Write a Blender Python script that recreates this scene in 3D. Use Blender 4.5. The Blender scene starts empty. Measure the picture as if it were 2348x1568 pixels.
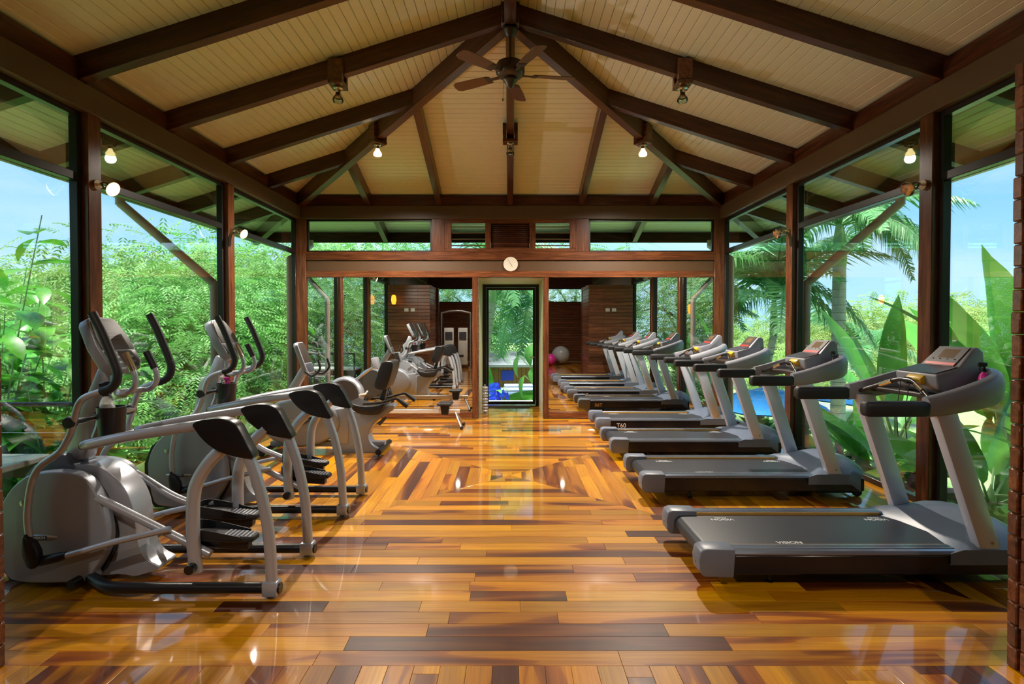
import bpy, bmesh, math, random
from mathutils import Vector, Matrix, Euler

random.seed(7)
SC = bpy.context.scene
COL = SC.collection
PI = math.pi

# ------------------------------------------------------------------ camera
F_PX, VPX, HOR, CAM_Z = 1275.0, 1170.0, 746.0, 1.54
cam_d = bpy.data.cameras.new('camera')
cam = bpy.data.objects.new('camera', cam_d)
COL.objects.link(cam)
cam_d.sensor_width = 36.0
cam_d.lens = F_PX / 2348.0 * 36.0
cam_d.shift_x = 4.0 / 2348.0
cam_d.shift_y = -16.0 / 2348.0
cam_d.clip_start = 0.05
cam_d.clip_end = 500
cam.location = (0, 0, CAM_Z)
cam.rotation_euler = (math.radians(89.0), 0, 0)
SC.camera = cam

# ------------------------------------------------------------------ world, light, exposure
SC.view_settings.view_transform = 'Standard'
SC.view_settings.look = 'None'
SC.view_settings.gamma = 1.0
SC.view_settings.use_curve_mapping = False
SC.view_settings.exposure = 0.9
SC.cycles.max_bounces = 10
SC.cycles.diffuse_bounces = 5
SC.cycles.glossy_bounces = 6
SC.cycles.transparent_max_bounces = 24
SC.cycles.transmission_bounces = 8
SC.cycles.sample_clamp_indirect = 6.0
SC.cycles.caustics_reflective = False
SC.cycles.caustics_refractive = False

W = bpy.data.worlds.new('world')
SC.world = W
W.use_nodes = True
nt = W.node_tree
nt.nodes.clear()
def wn(t, **k):
    n = nt.nodes.new(t)
    for a, b in k.items():
        setattr(n, a, b)
    return n
w_out = wn('ShaderNodeOutputWorld')
w_bg = wn('ShaderNodeBackground')
w_tc = wn('ShaderNodeTexCoord')
w_sep = wn('ShaderNodeSeparateXYZ')
w_ramp = wn('ShaderNodeValToRGB')
cr = w_ramp.color_ramp
cr.elements[0].position = 0.0
cr.elements[0].color = (0.36, 0.64, 0.82, 1)
cr.elements[1].position = 1.0
cr.elements[1].color = (0.14, 0.32, 0.62, 1)
e = cr.elements.new(0.18); e.color = (0.22, 0.49, 0.76, 1)
e = cr.elements.new(0.45); e.color = (0.17, 0.39, 0.66, 1)
w_map = wn('ShaderNodeMapping')
w_map.inputs['Scale'].default_value = (1.2, 1.2, 4.5)
w_no = wn('ShaderNodeTexNoise')
w_no.inputs['Scale'].default_value = 1.6
w_no.inputs['Detail'].default_value = 6
w_cr = wn('ShaderNodeValToRGB')
w_cr.color_ramp.elements[0].position = 0.44
w_cr.color_ramp.elements[0].color = (0, 0, 0, 1)
w_cr.color_ramp.elements[1].position = 0.72
w_cr.color_ramp.elements[1].color = (0.8, 0.8, 0.8, 1)
w_mix = wn('ShaderNodeMixRGB')
w_mix.inputs['Color2'].default_value = (0.55, 0.68, 0.80, 1)
nt.links.new(w_tc.outputs['Generated'], w_sep.inputs[0])
nt.links.new(w_sep.outputs['Z'], w_ramp.inputs[0])
nt.links.new(w_tc.outputs['Generated'], w_map.inputs[0])
nt.links.new(w_map.outputs[0], w_no.inputs['Vector'])
nt.links.new(w_no.outputs['Fac'], w_cr.inputs[0])
nt.links.new(w_cr.outputs[0], w_mix.inputs['Fac'])
nt.links.new(w_ramp.outputs[0], w_mix.inputs['Color1'])
nt.links.new(w_mix.outputs[0], w_bg.inputs['Color'])
w_bg.inputs['Strength'].default_value = 1.05
nt.links.new(w_bg.outputs[0], w_out.inputs[0])

sun_d = bpy.data.lights.new('sun', 'SUN')
sun = bpy.data.objects.new('sun', sun_d)
COL.objects.link(sun)
sun_d.energy = 8.0
sun_d.angle = math.radians(25)
sun_d.color = (1.0, 0.96, 0.88)
sun.rotation_euler = (math.radians(8), math.radians(-5), 0)
LAMP_W = 3.0

# ------------------------------------------------------------------ materials
MATS = {}
class N:
    def __init__(s, name):
        m = bpy.data.materials.new(name)
        m.use_nodes = True
        s.m, s.t = m, m.node_tree
        s.t.nodes.clear()
        s.out = s.n('ShaderNodeOutputMaterial')
        MATS[name] = m
    def n(s, t, inp=None, **k):
        x = s.t.nodes.new(t)
        for a, b in k.items():
            setattr(x, a, b)
        for a, b in (inp or {}).items():
            s.set(x.inputs[a], b)
        return x
    def set(s, sock, v):
        if isinstance(v, bpy.types.NodeSocket):
            s.t.links.new(v, sock)
        else:
            if isinstance(v, (tuple, list)) and len(v) == 3 and sock.type == 'RGBA':
                v = (*v, 1)
            sock.default_value = v
    def bsdf(s, col, rough=0.5, metal=0.0, normal=None, spec=0.5, **kw):
        b = s.n('ShaderNodeBsdfPrincipled', {'Base Color': col, 'Roughness': rough, 'Metallic': metal, 'Specular IOR Level': spec})
        if normal is not None:
            s.set(b.inputs['Normal'], normal)
        for k, v in kw.items():
            s.set(b.inputs[k], v)
        s.t.links.new(b.outputs[0], s.out.inputs[0])
        return b
    def ramp(s, fac, stops):
        r = s.n('ShaderNodeValToRGB')
        s.set(r.inputs[0], fac)
        el = r.color_ramp.elements
        el[0].position, el[0].color = stops[0][0], (*stops[0][1], 1)
        el[1].position, el[1].color = stops[-1][0], (*stops[-1][1], 1)
        for p, c in stops[1:-1]:
            x = el.new(p); x.color = (*c, 1)
        return r.outputs[0]
    def mix(s, fac, a, b, mode='MIX'):
        x = s.n('ShaderNodeMixRGB', blend_type=mode)
        s.set(x.inputs[0], fac); s.set(x.inputs[1], a); s.set(x.inputs[2], b)
        return x.outputs[0]
    def math(s, op, a, b=0.0):
        x = s.n('ShaderNodeMath', operation=op)
        s.set(x.inputs[0], a); s.set(x.inputs[1], b)
        return x.outputs[0]
    def coords(s, scale=(1, 1, 1), rnd=True, seed_attr=False):
        """object coordinates, shifted per object so that alike pieces differ"""
        tc = s.n('ShaderNodeTexCoord')
        oi = s.n('ShaderNodeObjectInfo')
        mp = s.n('ShaderNodeMapping', {'Vector': tc.outputs['Object'], 'Scale': scale})
        v = mp.outputs[0]
        r = oi.outputs['Random']
        if seed_attr:
            at = s.n('ShaderNodeAttribute', attribute_name='seed')
            r = s.math('FRACT', s.math('ADD', r, at.outputs['Fac']))
        if rnd:
            k = s.math('MULTIPLY', r, 37.0)
            a = s.n('ShaderNodeVectorMath', {0: v, 1: k}, operation='ADD')
            v = a.outputs[0]
        return v, r
    def noise(s, vec, scale=5.0, detail=3.0, rough=0.5, dist=0.0):
        x = s.n('ShaderNodeTexNoise', {'Scale': scale, 'Detail': detail, 'Roughness': rough, 'Distortion': dist})
        s.set(x.inputs['Vector'], vec)
        return x.outputs['Fac']
    def bump(s, h, strength=0.2, dist=0.01):
        x = s.n('ShaderNodeBump', {'Strength': strength, 'Distance': dist})
        s.set(x.inputs['Height'], h)
        return x.outputs[0]

def plain(name, col, rough=0.5, metal=0.0, var=0.06, **kw):
    q = N(name)
    v, r = q.coords()
    f = q.noise(v, 9.0, 2.0)
    c = q.mix(f, tuple(x * (1 - var) for x in col), tuple(min(1, x * (1 + var)) for x in col))
    q.bsdf(c, rough, metal, **kw)
    return q.m

def timber(name, dark, mid, light, rough=0.28, scale=(1.3, 16, 16)):
    q = N(name)
    v, r = q.coords(scale)
    f = q.noise(v, 1.6, 5.0, 0.6, 0.6)
    c = q.ramp(f, [(0.25, dark), (0.5, mid), (0.78, light)])
    g = q.noise(v, 7.0, 3.0)
    c = q.mix(0.35, c, q.ramp(g, [(0.35, (0.25, 0.25, 0.25)), (0.65, (1, 1, 1))]), 'MULTIPLY')
    hv = q.n('ShaderNodeHueSaturation', {'Hue': 0.5, 'Saturation': 1.0, 'Value': q.math('ADD', q.math('MULTIPLY', r, 0.5), 0.75), 'Color': c})
    q.bsdf(hv.outputs[0], rough, normal=q.bump(g, 0.08, 0.004))
    return q.m

timber('timber_dark', (0.022, 0.006, 0.003), (0.062, 0.017, 0.007), (0.135, 0.04, 0.014))
timber('timber_post', (0.05, 0.014, 0.006), (0.135, 0.042, 0.015), (0.24, 0.085, 0.03), 0.25)
timber('timber_log', (0.07, 0.02, 0.008), (0.20, 0.066, 0.026), (0.33, 0.125, 0.05), 0.3)
timber('timber_ash', (0.12, 0.07, 0.035), (0.24, 0.15, 0.08), (0.33, 0.22, 0.12), 0.5)

# floor: planks of two-tone hardwood under thick varnish
q = N('floor_plank')
v, r = q.coords((1.0, 1.0, 1.0), seed_attr=True)
tc = q.n('ShaderNodeMapping', {'Vector': v, 'Scale': (0.42, 3.2, 1.0)})
swirl = q.noise(tc.outputs[0], 1.5, 2.0, 0.5, 0.7)
sel = q.math('ADD', swirl, q.math('MULTIPLY', q.math('SUBTRACT', r, 0.36), 0.42))
base = q.ramp(sel, [(0.30, (0.105, 0.022, 0.005)), (0.40, (0.22, 0.055, 0.009)), (0.46, (0.36, 0.11, 0.016)),
                    (0.475, (0.52, 0.20, 0.03)), (0.60, (0.58, 0.25, 0.042)), (0.75, (0.70, 0.35, 0.075))])
tc2 = q.n('ShaderNodeMapping', {'Vector': v, 'Scale': (1.2, 38.0, 1.0)})
grain = q.noise(tc2.outputs[0], 2.0, 4.0, 0.6, 0.3)
base = q.mix(0.55, base, q.ramp(grain, [(0.3, (0.45, 0.36, 0.30)), (0.62, (1, 1, 1))]), 'MULTIPLY')
r2 = q.math('FRACT', q.math('MULTIPLY', r, 7.31))
hv = q.n('ShaderNodeHueSaturation', {'Hue': 0.5, 'Saturation': 1.12, 'Value': q.math('ADD', q.math('MULTIPLY', r2, 0.60), 0.58), 'Color': base})
wob = q.noise(v, 3.0, 2.0)
q.bsdf(hv.outputs[0], 0.42, normal=q.bump(wob, 0.06, 0.01), spec=0.25, **{'Coat Weight': 1.0, 'Coat Roughness': 0.05, 'Coat IOR': 1.5})

plain('subfloor', (0.03, 0.012, 0.005), 0.7)
plain('ceiling_paint', (0.70, 0.655, 0.59), 0.30, var=0.05)
plain('roof_deck', (0.05, 0.035, 0.02), 0.8)
plain('brown_paint', (0.088, 0.044, 0.019), 0.42, var=0.05)
plain('cream_paint', (0.52, 0.47, 0.30), 0.5)
plain('bronze_frame', (0.018, 0.015, 0.014), 0.3, 0.3)
plain('mirror_back', (0.02, 0.02, 0.02), 0.6)
plain('downpipe', (0.50, 0.36, 0.31), 0.5)
plain('silver_paint', (0.46, 0.48, 0.54), 0.30, 0.35, var=0.03)
plain('silver_shell', (0.31, 0.33, 0.38), 0.38, 0.25, var=0.03)
plain('upright_grey', (0.60, 0.64, 0.76), 0.38, 0.3, var=0.03)
plain('casing_grey', (0.27, 0.275, 0.315), 0.42, 0.0, var=0.05)
plain('cap_grey', (0.16, 0.18, 0.23), 0.40, 0.0, var=0.05)
plain('cover_grey', (0.12, 0.15, 0.21), 0.36, 0.0, var=0.06)
plain('black_plastic', (0.008, 0.0085, 0.011), 0.32, var=0.2)
plain('black_rubber', (0.010, 0.0105, 0.013), 0.55, var=0.2)
plain('black_vinyl', (0.016, 0.015, 0.017), 0.36, var=0.2)
plain('deck_black', (0.008, 0.009, 0.014), 0.26, var=0.2)
plain('rail_metal', (0.23, 0.26, 0.33), 0.26, 0.7, var=0.05)
plain('chrome', (0.72, 0.68, 0.6), 0.12, 1.0)
plain('steel', (0.55, 0.55, 0.57), 0.22, 0.9)
plain('yellow_plastic', (0.75, 0.47, 0.02), 0.4)
plain('red_strip', (0.75, 0.035, 0.03), 0.35)
plain('pink_plastic', (0.85, 0.04, 0.42), 0.25)
plain('orange_plastic', (0.85, 0.42, 0.12), 0.35)
plain('white_plastic', (0.75, 0.74, 0.70), 0.35)
plain('ivory', (0.66, 0.60, 0.50), 0.45)
plain('console_dark', (0.035, 0.024, 0.019), 0.5, var=0.1)
plain('console_panel', (0.06, 0.065, 0.085), 0.3, var=0.1)
plain('lcd', (0.16, 0.10, 0.05), 0.2)
plain('print_white', (0.8, 0.8, 0.82), 0.5)
plain('print_grey', (0.12, 0.10, 0.09), 0.4)
plain('badge', (0.55, 0.55, 0.54), 0.25, 0.6)
plain('badge_teal', (0.03, 0.06, 0.08), 0.3)
plain('fan_bronze', (0.035, 0.017, 0.010), 0.4, 0.2)
plain('fan_blade', (0.09, 0.028, 0.012), 0.35)
plain('stone_top', (0.62, 0.62, 0.60), 0.35, var=0.25)
plain('gold_line', (0.75, 0.42, 0.10), 0.35, 0.4)
plain('white_machine', (0.66, 0.65, 0.62), 0.4)
plain('ball_silver', (0.42, 0.44, 0.46), 0.3)
plain('rail_white', (0.75, 0.73, 0.70), 0.25, 0.5)
plain('cord_black', (0.01, 0.01, 0.01), 0.5)
# running belt: fine woven relief
q = N('belt')
v, r = q.coords((1, 1, 1))
f = q.noise(v, 260.0, 1.0)
q.bsdf(q.mix(f, (0.018, 0.019, 0.026), (0.030, 0.032, 0.042)), 0.36, normal=q.bump(f, 0.15, 0.001))
# mirror and glass
q = N('mirror')
q.bsdf((0.86, 0.88, 0.86), 0.0, 1.0)
def glass_mat(name, tint, refl):
    q = N(name)
    tr = q.n('ShaderNodeBsdfTransparent', {'Color': tint})
    gl = q.n('ShaderNodeBsdfGlossy', {'Color': (1, 1, 1), 'Roughness': 0.0})
    fr = q.n('ShaderNodeFresnel', {'IOR': 1.45})
    mx = q.n('ShaderNodeMixShader', {0: q.math('MULTIPLY', fr.outputs[0], refl)})
    q.t.links.new(tr.outputs[0], mx.inputs[1]); q.t.links.new(gl.outputs[0], mx.inputs[2])
    q.t.links.new(mx.outputs[0], q.out.inputs[0])
glass_mat('window_glass', (0.97, 0.99, 0.985), 0.28)
glass_mat('bulb_glass', (0.82, 0.80, 0.74), 1.6)
def emit(name, col, st):
    q = N(name)
    x = q.n('ShaderNodeEmission', {'Color': col, 'Strength': st})
    q.t.links.new(x.outputs[0], q.out.inputs[0])
emit('bulb_lit', (1.0, 0.74, 0.32), 2.0)
emit('lantern_lit', (1.0, 0.30, 0.02), 1.6)
# foliage
def leafm(name, a, b, rough=0.4, trans=0.35):
    q = N(name)
    v, r = q.coords((1, 1, 1))
    f = q.noise(v, 1.7, 4.0, 0.7)
    c = q.ramp(f, [(0.3, a), (0.68, b)])
    hs = q.n('ShaderNodeHueSaturation', {'Hue': q.math('ADD', 0.488, q.math('MULTIPLY', r, 0.024)), 'Saturation': 1.0,
                                         'Value': q.math('ADD', 0.8, q.math('MULTIPLY', r, 0.4)), 'Color': c})
    bs = q.n('ShaderNodeBsdfPrincipled', {'Base Color': hs.outputs[0], 'Roughness': rough})
    tl = q.n('ShaderNodeBsdfTranslucent', {'Color': hs.outputs[0]})
    mx = q.n('ShaderNodeMixShader', {0: trans})
    q.t.links.new(bs.outputs[0], mx.inputs[1]); q.t.links.new(tl.outputs[0], mx.inputs[2])
    q.t.links.new(mx.outputs[0], q.out.inputs[0])
leafm('leaf_feather', (0.055, 0.23, 0.035), (0.29, 0.58, 0.15), 0.5, 0.35)
leafm('leaf_mid', (0.05, 0.19, 0.04), (0.21, 0.44, 0.11), 0.45)
leafm('leaf_broad', (0.03, 0.17, 0.018), (0.11, 0.42, 0.03), 0.35)
leafm('leaf_palm', (0.07, 0.25, 0.09), (0.20, 0.44, 0.15), 0.4)
leafm('leaf_banana', (0.06, 0.28, 0.04), (0.18, 0.52, 0.08), 0.3, 0.4)
leafm('leaf_far', (0.13, 0.28, 0.06), (0.42, 0.58, 0.15), 0.55)
leafm('leaf_dark', (0.03, 0.10, 0.03), (0.08, 0.24, 0.06), 0.4)
leafm('leaf_purple', (0.10, 0.04, 0.06), (0.30, 0.16, 0.20), 0.4)
leafm('flower_blue', (0.01, 0.03, 0.45), (0.02, 0.10, 0.85), 0.5)
plain('bark', (0.16, 0.12, 0.085), 0.85, var=0.4)
plain('bark_pale', (0.42, 0.41, 0.36), 0.8, var=0.35)
plain('palm_trunk', (0.36, 0.36, 0.32), 0.8, var=0.3)
plain('crownshaft', (0.22, 0.36, 0.16), 0.4)
plain('ground_green', (0.24, 0.40, 0.14), 0.95, var=0.5)
plain('hill_green', (0.16, 0.30, 0.22), 0.95, var=0.4)
plain('pool_deck', (0.20, 0.22, 0.22), 0.7)
plain('pool_water', (0.01, 0.30, 0.72), 0.08)
plain('hut_wood', (0.22, 0.08, 0.03), 0.6)
plain('hut_roof', (0.16, 0.18, 0.19), 0.6)
plain('blue_fabric', (0.01, 0.03, 0.62), 0.6)
plain('sky_fabric', (0.02, 0.28, 0.75), 0.6)
plain('cushion', (0.27, 0.36, 0.50), 0.7)

# ------------------------------------------------------------------ geometry helpers
class MB:
    def __init__(s):
        s.v, s.f = [], []
    def add(s, vs, fs):
        o = len(s.v)
        s.v += [tuple(x) for x in vs]
        s.f += [tuple(i + o for i in f) for f in fs]
        return s
    def box(s, x0, x1, y0, y1, z0, z1, M=None):
        vs = [(x, y, z) for x in (x0, x1) for y in (y0, y1) for z in (z0, z1)]
        if M is not None:
            vs = [M @ Vector(p) for p in vs]
        return s.add(vs, [(0, 1, 3, 2), (4, 6, 7, 5), (0, 4, 5, 1), (2, 3, 7, 6), (0, 2, 6, 4), (1, 5, 7, 3)])
    def prism(s, prof, a, b, axis='y'):
        """polygon in the plane across axis, extruded from a to b"""
        n = len(prof)
        def P(p, t):
            return {'y': (p[0], t, p[1]), 'x': (t, p[0], p[1]), 'z': (p[0], p[1], t)}[axis]
        vs = [P(p, a) for p in prof] + [P(p, b) for p in prof]
        fs = [tuple(range(n)), tuple(range(2 * n - 1, n - 1, -1))]
        fs += [(i, i + n, (i + 1) % n + n, (i + 1) % n) for i in range(n)]
        return s.add(vs, fs)
    def loft(s, rings, cap=True, closed=True):
        n = len(rings[0])
        vs = [p for r in rings for p in r]
        fs = []
        for k in range(len(rings) - 1):
            for i in range(n if closed else n - 1):
                j = (i + 1) % n
                fs.append((k * n + i, k * n + j, (k + 1) * n + j, (k + 1) * n + i))
        if cap:
            fs.append(tuple(range(n - 1, -1, -1)))
            fs.append(tuple(range((len(rings) - 1) * n, len(rings) * n)))
        return s.add(vs, fs)
    def tube(s, pts, r, seg=10, ry=None, up=None):
        pts = [Vector(p) for p in pts]
        n = len(pts)
        rr = r if isinstance(r, (list, tuple)) else [r] * n
        T = []
        for i in range(n):
            d = pts[min(i + 1, n - 1)] - pts[max(i - 1, 0)]
            T.append(d.normalized() if d.length > 1e-9 else Vector((0, 0, 1)))
        u = Vector(up) if up else (Vector((0, 0, 1)) if abs(T[0].z) < 0.9 else Vector((0, 1, 0)))
        rings = []
        for i in range(n):
            u = (u - T[i] * u.dot(T[i])).normalized()
            w = T[i].cross(u)
            k = (ry / r) if (ry and not isinstance(r, (list, tuple))) else 1.0
            rings.append([pts[i] + u * math.cos(2 * PI * j / seg) * rr[i] * k + w * math.sin(2 * PI * j / seg) * rr[i] for j in range(seg)])
        return s.loft(rings)
    def lathe(s, prof, c=(0, 0, 0), axis='z', seg=20):
        rings = []
        for r, h in prof:
            ring = []
            for j in range(seg):
                a = 2 * PI * j / seg
                x, y = max(r, 1e-4) * math.cos(a), max(r, 1e-4) * math.sin(a)
                p = {'z': (x, y, h), 'y': (x, h, y), 'x': (h, x, y)}[axis]
                ring.append((c[0] + p[0], c[1] + p[1], c[2] + p[2]))
            rings.append(ring)
        return s.loft(rings)
    def build(s, name, mat, parent=None, bevel=0.0, seg=2, smooth=True, angle=40):
        me = bpy.data.meshes.new(name)
        bm = bmesh.new()
        bv = [bm.verts.new(p) for p in s.v]
        for f in s.f:
            try:
                bm.faces.new([bv[i] for i in f])
            except ValueError:
                pass
        bmesh.ops.recalc_face_normals(bm, faces=bm.faces)
        if bevel > 0:
            ed = [e for e in bm.edges if len(e.link_faces) == 2 and e.calc_face_angle(0) > math.radians(28)]
            bmesh.ops.bevel(bm, geom=ed, offset=bevel, segments=seg, affect='EDGES', profile=0.5, clamp_overlap=True)
        bm.to_mesh(me)
        bm.free()
        if smooth:
            me.polygons.foreach_set('use_smooth', [True] * len(me.polygons))
            me.set_sharp_from_angle(angle=math.radians(angle))
        me.materials.append(MATS[mat])
        o = bpy.data.objects.new(name, me)
        COL.objects.link(o)
        o.parent = parent
        return o

def smooth_path(pts, n=6):
    """Catmull-Rom through the points"""
    P = [Vector(p) for p in pts]
    out = []
    for i in range(len(P) - 1):
        p0, p1, p2, p3 = P[max(i - 1, 0)], P[i], P[i + 1], P[min(i + 2, len(P) - 1)]
        for k in range(n):
            t = k / n
            out.append(0.5 * ((2 * p1) + (p2 - p0) * t + (2 * p0 - 5 * p1 + 4 * p2 - p3) * t * t + (3 * p1 - p0 - 3 * p2 + p3) * t ** 3))
    out.append(P[-1])
    return out

def closed_smooth(poly, n=3):
    P = [Vector(p) for p in poly]
    m = len(P)
    out = []
    for i in range(m):
        p0, p1, p2, p3 = P[i - 1], P[i], P[(i + 1) % m], P[(i + 2) % m]
        for k in range(n):
            t = k / n
            out.append(tuple(0.5 * ((2 * p1) + (p2 - p0) * t + (2 * p0 - 5 * p1 + 4 * p2 - p3) * t * t + (3 * p1 - p0 - 3 * p2 + p3) * t ** 3)))
    return out
def empty(name, loc=(0, 0, 0), rz=0.0, parent=None):
    o = bpy.data.objects.new(name, None)
    o.empty_display_size = 0.1
    COL.objects.link(o)
    o.location = loc
    o.rotation_euler = (0, 0, rz)
    o.parent = parent
    return o
def tag(o, label, cat, group=None, kind=None):
    o['label'] = label
    o['category'] = cat
    if group:
        o['group'] = group
    if kind:
        o['kind'] = kind
    return o
def struct(o, label=None):
    o['kind'] = 'structure'
    if label:
        o['label'] = label
    return o
def copy_tree(o, parent=None):
    c = o.copy()
    COL.objects.link(c)
    c.parent = parent
    for ch in list(o.children):
        copy_tree(ch, c)
    return c
def bar(name, p0, p1, w, h, mat, parent=None, up=(0, 0, 1), bevel=0.004, ext=0.0):
    """a timber from p0 to p1; its own X axis runs along its length so the grain does too"""
    p0, p1 = Vector(p0), Vector(p1)
    d = p1 - p0
    L = d.length
    X = d.normalized()
    Zv = Vector(up)
    Y = Zv.cross(X).normalized()
    Z = X.cross(Y)
    o = MB().box(-L / 2 - ext, L / 2 + ext, -w / 2, w / 2, -h / 2, h / 2).build(name, mat, parent, bevel, 1)
    M = Matrix((X, Y, Z)).transposed().to_4x4()
    M.translation = (p0 + p1) / 2
    o.matrix_local = M
    return o
def XZ(px, py, Y):
    return ((px - VPX) / F_PX * Y, CAM_Z - (py - HOR) / F_PX * Y)
def text_obj(name, body, size, mat, parent, loc, rot, extrude=0.0006):
    cu = bpy.data.curves.new(name, 'FONT')
    cu.body = body
    cu.size = size
    cu.extrude = extrude
    cu.align_x = 'CENTER'
    cu.align_y = 'CENTER'
    tmp = bpy.data.objects.new('tmp_text', cu)
    COL.objects.link(tmp)
    dg = bpy.context.evaluated_depsgraph_get()
    me = bpy.data.meshes.new_from_object(tmp.evaluated_get(dg))
    bpy.data.objects.remove(tmp)
    me.materials.clear()
    me.materials.append(MATS[mat])
    o = bpy.data.objects.new(name, me)
    COL.objects.link(o)
    o.parent = parent
    o.location = loc
    o.rotation_euler = rot
    return o

# ================================================================== STRUCTURE
HW = 3.46            # inner half width at the posts
DY = 9.15            # mirror wall
APY = 5.69           # roof apex / centre of the floor pattern
SL = 0.315           # roof slope
ZC0 = 4.79           # ceiling height at the ridge
EAVE = 4.8
def zc(d):
    return ZC0 - SL * d

# ------------------------------------------------------------------ floor
floor = struct(MB().box(-3.7, 3.7, -5.1, DY + 0.1, -0.12, -0.021).box(-0.53, 0.55, DY + 0.1, 10.9, -0.12, -0.021).build('floor', 'subfloor'))
def clip(poly, a, b):
    """keep the side of line a->b that lies to its left"""
    out = []
    n = len(poly)
    def sd(p):
        return (b[0] - a[0]) * (p[1] - a[1]) - (b[1] - a[1]) * (p[0] - a[0])
    for i in range(n):
        p, q2 = poly[i], poly[(i + 1) % n]
        s0, s1 = sd(p), sd(q2)
        if s0 >= 0:
            out.append(p)
        if s0 * s1 < 0:
            t = s0 / (s0 - s1)
            out.append((p[0] + (q2[0] - p[0]) * t, p[1] + (q2[1] - p[1]) * t))
    return out
def area(p):
    return 0.5 * sum(p[i][0] * p[(i + 1) % len(p)][1] - p[(i + 1) % len(p)][0] * p[i][1] for i in range(len(p)))
rng = random.Random(11)
planks = []
def lay(region, along, w=0.118):
    xs = [p[0] for p in region]; ys = [p[1] for p in region]
    lo, hi = (min(xs), max(xs)) if along == 'x' else (min(ys), max(ys))
    c0, c1 = (min(ys), max(ys)) if along == 'x' else (min(xs), max(xs))
    k = 0
    c = c0
    while c < c1 - 1e-6:
        d = min(c + w, c1)
        t = lo - rng.uniform(0, 1.2)
        while t < hi:
            L = rng.choice((0.55, 0.8, 1.0, 1.25, 1.5, 1.8)) * rng.uniform(0.9, 1.1)
            g = 0.0006
            qd = [(t + g, c + g), (t + L - g, c + g), (t + L - g, d - g), (t + g, d - g)]
            if along == 'y':
                qd = [(y, x) for x, y in qd][::-1]
            for i in range(len(region)):
                qd = clip(qd, region[i], region[(i + 1) % len(region)])
                if len(qd) < 3:
                    break
            if len(qd) >= 3:
                # drop near-duplicate corners left by the cut
                qd = [p for i, p in enumerate(qd) if math.hypot(p[0] - qd[i - 1][0], p[1] - qd[i - 1][1]) > 1e-4]
            if len(qd) >= 3 and area(qd) > 4e-4:
                planks.append((qd, along))
            t += L
        c = d
C0 = (0, APY)
lay([(-3.2, 2.49), (3.2, 2.49), C0], 'x')
lay([C0, (HW, DY), (-HW, DY)], 'x')
lay([(-3.62, 2.49), (-3.2, 2.49), C0, (-HW, DY), (-3.62, DY)], 'y')
lay([(3.2, 2.49), (3.62, 2.49), (3.62, DY), (HW, DY), C0], 'y')
lay([(-0.53, DY), (0.55, DY), (0.55, 10.78), (-0.53, 10.78)], 'x')
lay([(-3.62, -5.0), (3.62, -5.0), (3.62, 2.49), (-3.62, 2.49)], 'y')
def seen_size(pl):
    p, al = pl
    cx = sum(a for a, b in p) / len(p); cy = sum(b for a, b in p) / len(p)
    if cy < 2.3 or abs(cx) / cy > 0.98:
        return 0
    return area(p) / cy ** 3
planks.sort(key=seen_size, reverse=True)
def plank_geom(poly, along, cx, cy):
    pts = [(a - cx, b - cy) for a, b in poly]
    if along == 'y':
        pts = [(b, -a) for a, b in pts]
    n = len(pts)
    mx, my = sum(a for a, b in pts) / n, sum(b for a, b in pts) / n
    k = 0.0012
    ins = []
    for a, b in pts:
        L = math.hypot(mx - a, my - b) or 1
        ins.append((a + (k if a < mx else -k), b + (k if b < my else -k)))
    vs = [(a, b, -0.0) for a, b in ins] + [(a, b, -0.0012) for a, b in pts] + [(a, b, -0.021) for a, b in pts]
    fs = [tuple(range(n))]
    for i in range(n):
        j = (i + 1) % n
        fs.append((i, i + n, j + n, j)); fs.append((i + n, i + 2 * n, j + 2 * n, j + n))
    return vs, fs
rest = {'x': [[], [], []], 'y': [[], [], []]}
for i, (poly, al) in enumerate(planks):
    cx = sum(a for a, b in poly) / len(poly); cy = sum(b for a, b in poly) / len(poly)
    if i < 300:
        vs, fs = plank_geom(poly, al, cx, cy)
        me = bpy.data.meshes.new('plank')
        me.from_pydata(vs, [], fs)
        me.materials.append(MATS['floor_plank'])
        at = me.attributes.new('seed', 'FLOAT', 'FACE')
        sd = rng.random()
        at.data.foreach_set('value', [sd] * len(fs))
        o = bpy.data.objects.new('plank', me)
        COL.objects.link(o)
        o.parent = floor
        o.location = (cx, cy, 0)
        o.rotation_euler = (0, 0, PI / 2 if al == 'y' else 0)
    else:
        vs, fs = plank_geom(poly, al, 0, 0)
        R = rest[al]
        off = len(R[0])
        R[0] += vs
        R[1] += [tuple(x + off for x in f) for f in fs]
        R[2] += [rng.random()] * len(fs)
for al, (vs, fs, sd) in rest.items():
    if not vs:
        continue
    me = bpy.data.meshes.new('far_planks')
    me.from_pydata(vs, [], fs)
    me.materials.append(MATS['floor_plank'])
    at = me.attributes.new('seed', 'FLOAT', 'FACE')
    at.data.foreach_set('value', sd)
    o = bpy.data.objects.new('plank_rows', me)
    COL.objects.link(o)
    o.parent = floor
    o['kind'] = 'stuff'
    o.rotation_euler = (0, 0, PI / 2 if al == 'y' else 0)

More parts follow.
